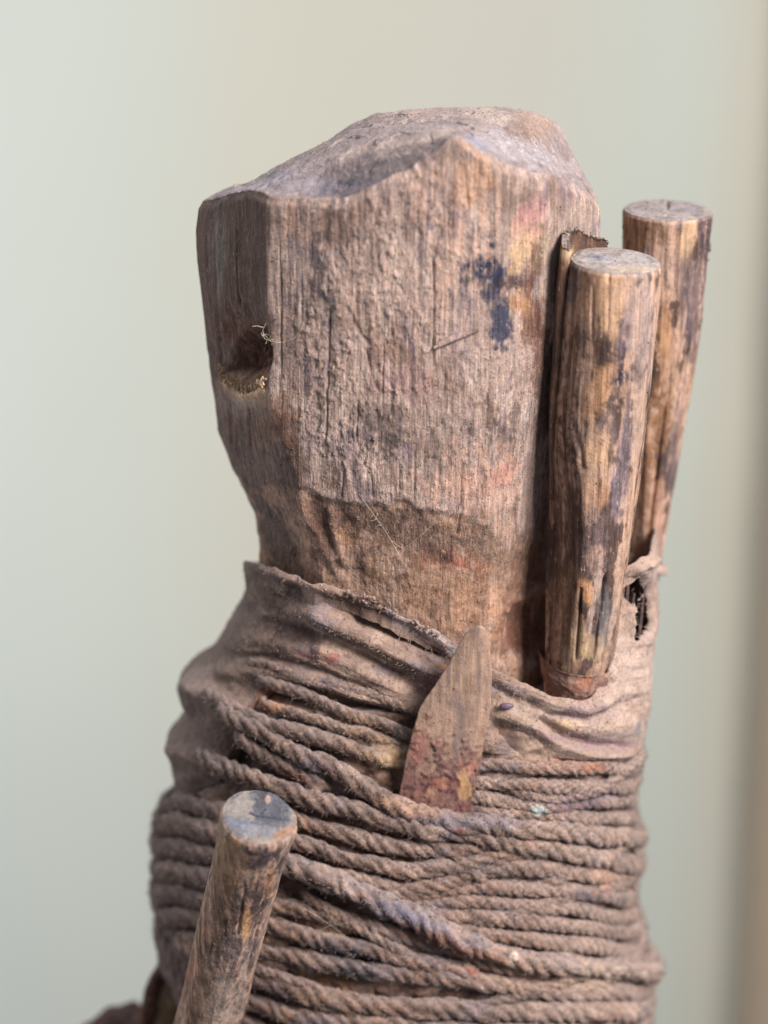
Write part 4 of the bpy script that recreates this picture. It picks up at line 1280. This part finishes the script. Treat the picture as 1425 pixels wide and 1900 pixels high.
def band():
    A, B, ax, e1, e2, L = fr1
    a = np.linspace(0, 2*math.pi, 150, endpoint=False); n = 46
    prof = []
    for i in range(n):
        s = i/(n-1)
        prof.append(s)
    out = []
    pos0 = L-96
    for s in prof:
        rr = 70+4*math.sin(s*math.pi)+2*(s < .06)-6*s
        out.append((pos0+s*62, rr-6*s))
    for s in (0.95, .5, 0.0):
        out.append((pos0+s*62, 50))
    V = []
    for q, rr in out:
        tilt = 5*np.sin(a)+3*np.cos(a*2)
        c = A+ax*(q+tilt)[:, None]
        V.append(c+(np.cos(a)[:, None]*e1+np.sin(a)[:, None]*e2)*rr)
    V = np.array(V)
    g = fbm(V, (16, 16, 16), 4, 95); g2 = fbm(V, (6, 6, 6), 3, 96)
    dr = V-(A+((V-A)@ax)[..., None]*ax); dr /= np.linalg.norm(dr, axis=-1, keepdims=True)+1e-9
    V = V+dr*(2.4*g+1.2*g2)[..., None]
    u, v = proj(V)
    col = np.broadcast_to(lin((166, 130, 116)), u.shape+(3,)).copy()
    col = mixc(col, (118, 84, 76), sm(g, .0, .4)*.6)
    col = paint(col, u, v, g+.4*g2, np.ones(u.shape), [(1080, 1270, 24, 12, -10, (176, 116, 94), .6, .8), (1095, 1245, 12, 18, 20, (190, 124, 92), .6, .6), (1103, 1245, 6, 14, 0, (90, 74, 92), .85, .4),
                                                  (1040, 1265, 26, 18, 0, (170, 132, 116), .6, .8), (1125, 1225, 14, 16, 0, (200, 134, 96), .6, .6)])
    o = new_obj('rusty_band', V.reshape(-1, 3), gridfaces(len(out), 150, True), M_iron, peg1, B, col.reshape(-1, 3))
    tag(o, 'reddish rusty band round the foot of the peg')


band()

# rear right peg
A2 = P(1239, 390, 110); B2 = P(1190, 1075, 85)
peg2, sh2, fr2 = peg('wooden_peg', 'taller rear peg of the right-hand pair, partly hidden by the front one', A2, B2,
                [(0, 82), (.06, 79), (.3, 76), (.5, 66), (.7, 52), (.85, 42), (1, 36)],
                [(-30, [(0, 1.02), (.5, .95), (1, .85)]), (55, [(0, .97), (.6, .9), (1, .85)]), (100, [(0, .99), (1, .9)]), (10, [(0, 1.02), (1, .93)])],
                [(1200, 430, 40, 26, 0, (128, 96, 74), .7, .6), (1275, 440, 14, 44, 6, (206, 168, 134), .75, .5), (1310, 440, 14, 60, 0, (76, 66, 76), .8, .7), (1240, 520, 40, 40, 0, (150, 124, 112), .6, .8),
                 (1285, 560, 22, 90, 4, (94, 82, 90), .75, .7), (1232, 640, 10, 90, 2, (206, 156, 118), .7, .5), (1225, 760, 26, 80, 2, (138, 98, 68), .8, .5), (1255, 800, 12, 100, 6, (164, 134, 122), .7, .6),
                 (1245, 860, 10, 60, 4, (88, 78, 86), .6, .8), (1205, 900, 18, 90, 3, (146, 104, 74), .8, .4), (1225, 930, 8, 60, 3, (182, 138, 116), .7, .5)],
                [([(1238, 740), (1222, 850), (1203, 1010)], 2.2, 7), ([(1180, 420), (1182, 520)], 2, 3)],
                (180, 144, 122), (158, 144, 138), 1.0, 131,
                [(1240, 394, 70, 8, 0, (166, 152, 148), .7, .5), (1270, 386, 40, 6, 0, (150, 140, 148), .6, .8), (1190, 388, 30, 7, 0, (140, 128, 132), .6, .8)],
                cut_n=(.02, -.06, 1))
# flaky char at its edges
cs = []
for (a, b, n_) in [(1160, 412, 16), (1157, 432, 14), (1318, 450, 22), (1316, 480, 16), (1312, 410, 8)]:
    for _ in range(n_):
        q = P(a+(5 if a < 1200 else -6)+random.uniform(-4, 4), b+random.uniform(-14, 14), 105); cs.append(q)
crumbs('char_flake', np.array(cs), 2.0, 5, peg2, B2, M_dark, [(96, 82, 78), (124, 108, 98)])

# front left peg
A3 = P(481, 1516, -520); B3 = P(362, 1990, -300)
peg3, sh3, fr3 = peg('wooden_peg', 'round peg pointing out at lower left with a grey-blue cut face', A3, B3,
                [(0, 65), (.02, 67), (.10, 61), (.3, 60), (.6, 59), (1, 61)],
                [(-60, [(0, 1.02), (1, .93)]), (45, [(0, 1.0), (.4, .93), (1, .9)])],
                [(470, 1590, 40, 22, 10, (62, 52, 56), .85, .5), (505, 1600, 30, 44, 10, (74, 64, 68), .85, .6), (425, 1600, 26, 60, 12, (164, 128, 98), .8, .4), (490, 1650, 22, 60, 15, (84, 72, 74), .7, .8),
                 (458, 1716, 11, 30, 6, (206, 154, 104), .85, .4), (478, 1700, 14, 26, 20, (88, 72, 72), .8, .6), (440, 1680, 10, 40, 10, (66, 58, 60), .8, .6), (395, 1700, 34, 70, 12, (134, 102, 84), .6, .6),
                 (495, 1640, 14, 30, 20, (184, 134, 104), .6, .7), (465, 1770, 14, 40, 14, (104, 94, 98), .7, .6), (420, 1860, 36, 60, 16, (166, 146, 136), .8, .5), (355, 1850, 30, 60, 12, (140, 106, 88), .7, .5),
                 (385, 1730, 8, 14, 0, (186, 130, 112), .7, .5), (358, 1800, 7, 20, 10, (196, 138, 112), .7, .5), (512, 1680, 10, 30, 20, (178, 140, 118), .6, .6)],
                [([(455, 1640), (446, 1700), (440, 1740)], 3, 5), ([(480, 1720), (468, 1770), (455, 1820)], 3, 5), ([(500, 1620), (486, 1690)], 3, 4)],
                (164, 134, 116), (96, 96, 104), 2.0, 161,
                [(498, 1502, 50, 42, 0, (62, 66, 80), .9, .9), (446, 1500, 22, 34, 20, (150, 138, 128), .7, .9), (440, 1528, 26, 10, 10, (80, 92, 114), .8, .6), (480, 1545, 46, 16, 5, (122, 120, 126), .8, .5),
                 (480, 1562, 50, 9, 4, (150, 134, 120), .8, .5), (525, 1545, 24, 8, -35, (160, 118, 90), .85, .4), (545, 1500, 8, 30, 0, (150, 134, 122), .7, .4), (485, 1490, 9, 20, 10, (56, 56, 66), .9, .5), (497, 1482, 5, 8, 0, (158, 130, 116), .9, .3)],
                rows=320, cols=220, charred=.27)


# ------------------------------------------------------------------ iron blade
def blade():
    Lp = np.array([(1160, 884), (1166, 874), (1180, 863), (1200, 850), (1235, 832), (1265, 812), (1290, 795), (1318, 777), (1345, 770), (1390, 757), (1455, 744), (1500, 738)], float)
    Rp = np.array([(1160, 892), (1165, 900), (1180, 906), (1215, 911), (1250, 913), (1300, 911), (1340, 904), (1400, 892), (1450, 882), (1505, 875)], float)
    rows, cols = 150, 70
    vs = np.linspace(1160, 1500, rows)
    s = np.linspace(0, 1, cols)
    _, _, qb = hit(810, 1480, TORSO, 4)
    _, _, qt = hit(888, 1165, HEAD)
    Yb, Yt = qb[1]-4, -322
    Fr = np.zeros((rows, cols, 3))
    for i, v in enumerate(vs):
        l = np.interp(v, Lp[:, 0], Lp[:, 1]); r = np.interp(v, Rp[:, 0], Rp[:, 1])
        l += .5*math.sin(v*.11)+.3*math.sin(v*.43); r += .5*math.sin(v*.09+2)
        t = (v-1160)/340
        Y = Yt+(Yb-Yt)*t
        uu = l+(r-l)*s
        vv = v+ (.10*(uu-l))*t
        Fr[i] = P(uu, vv, Y+0*s)
    e = np.minimum(s, 1-s)[None]*2
    bulge = 7*(1-(1-np.clip(e, 0, 1))**2.5)
    n1 = fbm(Fr, (20, 20, 20), 3, 201); n2 = fbm(Fr, (7, 7, 7), 3, 202); ng = fbm(Fr, (7, 7, 90), 3, 203)
    u, v = proj(Fr)
    rust = sm(v-1395+110*n1+50*n2+18*(u-820)/80*-1, -60, 70)
    Ff = Fr.copy()
    Ff[..., 1] -= bulge+.8*ng*(1-rust)+rust*(3*np.clip(n1, 0, 1)+3*np.clip(n2, 0, 1))+.6*n1
    top = sm(v-1160, 0, 14)
    Bk = Fr.copy(); Bk[..., 1] += 5*top
    ring = np.concatenate([Ff, Bk[:, ::-1]], 1)
    c = np.broadcast_to(lin((172, 140, 122)), u.shape+(3,)).copy()
    c = mixc(c, (122, 106, 104), sm(ng+.5*blob(u, v, 850, 1360, 22, 90, 0), .1, .6)*.6)
    c = mixc(c, (180, 146, 126), sm(n1, .1, .5)*.5)
    c = mixc(c, (120, 80, 76), rust*.8)
    c = mixc(c, (86, 56, 62), rust*sm(n2, 0, .4)*.8)
    c = mixc(c, (168, 122, 106), rust*sm(n1, .15, .5)*.5)
    c = paint(c, u, v, n1+.4*n2, np.ones(u.shape), [(862, 1462, 11, 30, -8, (184, 142, 102), .8, .9), (850, 1450, 5, 6, 0, (104, 66, 46), .9, .3), (875, 1420, 10, 10, 0, (180, 116, 100), .6, .6), (800, 1470, 14, 10, 0, (200, 150, 124), .6, .6),
                                                  (775, 1385, 16, 30, 10, (156, 100, 92), .6, .7), (820, 1450, 20, 10, 0, (170, 110, 88), .5, .8)])
    cb = np.concatenate([c, c[:, ::-1]], 1)
    n = ring.shape[1]
    F = [list(map(int, f)) for f in gridfaces(rows, n, True)]
    for k in range(cols-1):
        F.append([k+1, k, n-1-k, n-2-k])
    o = new_obj('iron_blade', ring.reshape(-1, 3), F, M_iron_blade, None, ring.reshape(-1, 3)[-1], cb.reshape(-1, 3))
    tag(o, 'flat pointed rusty iron blade stuck upright into the cords at the centre', 'blade')


blade()

# ------------------------------------------------------------------ cloth tie round the foot of the rear peg
def tie():
    A, B, ax, e1, e2, L = fr2
    V, n = [], 60
    rows = 16
    s = L*.955
    for j in range(n):
        a = 2*math.pi*j/n
        c = A+ax*(s+10*math.sin(a)-6*math.cos(a))+(math.cos(a)*e1+math.sin(a)*e2)*42
        dr = math.cos(a)*e1+math.sin(a)*e2
        for k in range(rows):
            b = 2*math.pi*k/rows
            rr = 8*(.8+.25*abs(math.cos(1.5*(b-a*5))))
            V.append(c+(dr*math.cos(b)+ax*math.sin(b)*1.2)*rr)
    V = np.array(V)
    V = V+(fbm(V, (14, 14, 14), 3, 211)*3)[:, None]*np.array([.5, -.7, .4])
    F = []
    for j in range(n):
        for k in range(rows):
            F.append((j*rows+k, j*rows+(k+1) % rows, ((j+1) % n)*rows+(k+1) % rows, ((j+1) % n)*rows+k))
    u, v = proj(V)
    col = torso_tone(V, u, v, (150, 128, 120), (100, 80, 74), (176, 156, 150))
    o = new_obj('cloth_tie', V, np.array(F), M_cloth, None, V.mean(0), col)
    tag(o, 'small twisted rag ring tied round the foot of the rear right peg', 'cloth tie')


tie()

# ------------------------------------------------------------------ small things
def seed():
    _, _, q = hit(940, 1310, TORSO, 24)
    nu, nv = 24, 14
    V = []
    for i in range(nv+1):
        th = math.pi*i/nv
        for j in range(nu):
            a = 2*math.pi*j/nu
            V.append(q+np.array([13*math.cos(th), -5*math.sin(th)*math.cos(a)*(1+.06*math.sin(th*9)), 6.2*math.sin(th)*math.sin(a)*(1-.12*math.cos(th))]))
    m = plain('husk', (112, 92, 106), rough=.4)
    o = new_obj('seed_husk', np.array(V), gridfaces(nv+1, nu, True), m, None, q)
    tag(o, 'tiny shiny purple-brown oval husk lying on the rag right of the blade', 'husk')
    _, _, q = hit(817, 1240, TORSO, 12)
    V = []
    for i in range(nv+1):
        th = math.pi*i/nv
        for j in range(nu):
            a = 2*math.pi*j/nu
            rr = 1+.12*math.sin(3*a+th*2)
            V.append(q+np.array([13*math.cos(th), -7*math.sin(th)*math.cos(a)*rr, 8*math.sin(th)*math.sin(a)*rr]))
    m = plain('chip', (168, 126, 100))
    o = new_obj('wood_crumb', np.array(V), gridfaces(nv+1, nu, True), m, None, q)
    tag(o, 'small tan crumb lodged in the dark fold just left of the blade', 'crumb')


seed()
M_thread = plain('thread', (206, 190, 168))


def thread(path, r, off, label, tab=HEAD, branches=0):
    pts = []
    path = np.array(path, float)
    t = np.linspace(0, 1, 26)
    k = np.linspace(0, 1, len(path))
    uu, vv = np.interp(t, k, path[:, 0]), np.interp(t, k, path[:, 1])
    for a, b, s in zip(uu, vv, t):
        q = hit(a, b, tab)[2]
        pts.append(q+np.array([.1, -1, .2])*(off+3*math.sin(s*7)))
    V, F = [], []
    strand(V, F, pts, [r*.75]*len(pts))
    for _ in range(branches):
        i = random.randrange(2, 24)
        q = pts[i]; e = q+rng.normal(size=3)*np.array([9, 3, 7])
        strand(V, F, [q, (q+e)/2+rng.normal(size=3)*1.5, e], [r*.8, r*.7, r*.4])
    o = new_obj('loose_thread', np.array(V), F, M_thread, None, pts[0])
    tag(o, label, 'thread', 'loose threads and cobweb caught on the wood')


thread([(493, 600), (487, 612), (490, 628), (503, 633), (520, 636)], .75, 6, 'pale curled tuft of fibre caught at the corner beside the hole', branches=9)
thread([(520, 636), (545, 628), (560, 610), (568, 570)], .45, 5, 'hair-thin arc of fibre trailing right from the tuft by the hole')
thread([(740, 1022), (770, 1000), (800, 975), (838, 950)], .45, 9, 'straight cobweb strand crossing the step under the block, right of centre')
thread([(672, 925), (690, 950), (715, 985), (738, 1025)], .6, 8, 'whitish web strand hanging down below the step of the block', branches=6)
thread([(695, 820), (685, 840), (680, 862)], .45, 5, 'short fine hair on the dark patch in the middle of the block')
thread([(1040, 748), (1050, 722), (1062, 708), (1072, 714)], .5, 60, 'fine hair curling over the dark gap left of the front peg')
thread([(560, 1672), (590, 1690), (620, 1712), (655, 1738)], .5, 38, 'long web hair lying across the lower turns beside the left peg', tab=TORSO, branches=3)
thread([(572, 1722), (605, 1708), (650, 1700)], .45, 36, 'short web hair crossing the lower turns below the loose cord', tab=TORSO)


# ------------------------------------------------------------------ soft dark things at the lower left, behind
def tube_thing(name, pts, rads, cols, label, cat, seed_):
    pts = np.array([P(*q) for q in pts]); n = 60
    k = np.linspace(0, 1, len(pts)); t = np.linspace(0, 1, n)
    c = np.stack([np.interp(t, k, pts[:, j]) for j in range(3)], -1)
    for _ in range(6): c[1:-1] = (c[:-2]+c[1:-1]*2+c[2:])/4
    r = np.interp(t, k, rads)
    T = np.gradient(c, axis=0); T /= np.linalg.norm(T, axis=1, keepdims=True)
    a1 = np.cross(T, [0, 1, .1]); a1 /= np.linalg.norm(a1, axis=1, keepdims=True); b1 = np.cross(T, a1)
    a = np.linspace(0, 2*math.pi, 40, endpoint=False)
    cap = np.minimum(np.sqrt(np.clip(1-(1-np.clip(t*n/4, 0, 1))**2, 0, 1)), np.sqrt(np.clip(1-(1-np.clip((1-t)*n/4, 0, 1))**2, 0, 1)))+.001
    V = c[:, None]+(r*cap)[:, None, None]*(a1[:, None]*np.cos(a)[None, :, None]+b1[:, None]*np.sin(a)[None, :, None])
    nz = fbm(V, (30, 30, 30), 3, seed_)
    V = V+(V-c[:, None])*(nz*.22)[..., None]
    col = np.broadcast_to(lin(cols[0]), V.shape).copy()
    col = mixc(col, cols[1], sm(nz, -.1, .4))
    o = new_obj(name, V.reshape(-1, 3), gridfaces(n, 40, True), M_dark, None, c[-1], col.reshape(-1, 3))
    tag(o, label, cat)


tube_thing('bent_root', [(330, 1748, 20), (310, 1788, -10), (288, 1828, -10), (276, 1880, 0), (276, 1960, 20)], [13, 16, 17, 18, 18], [(78, 50, 40), (112, 76, 58)],
           'dark bent rod curving down the left flank behind the left peg', 'rod', 221)
tube_thing('tan_wad', [(322, 1800, 10), (318, 1850, 0), (312, 1940, 0)], [16, 30, 32], [(128, 102, 76), (158, 130, 98)],
           'blurred tan wad tucked between the bent rod and the left peg', 'wad', 223)
tube_thing('dark_lump', [(350, 1925, 60), (290, 1912, 100), (235, 1904, 140), (180, 1938, 170), (120, 1985, 190)], [44, 48, 48, 52, 50], [(84, 60, 52), (92, 44, 42)],
           'blurred dark reddish-brown lump at the bottom left corner', 'lump', 225)
print('tris', sum(sum(max(1, len(pp.vertices)-2) for pp in o.data.polygons) if len(o.data.polygons) < 5000 else len(o.data.polygons)*2 for o in sc.objects if o.type == 'MESH'))
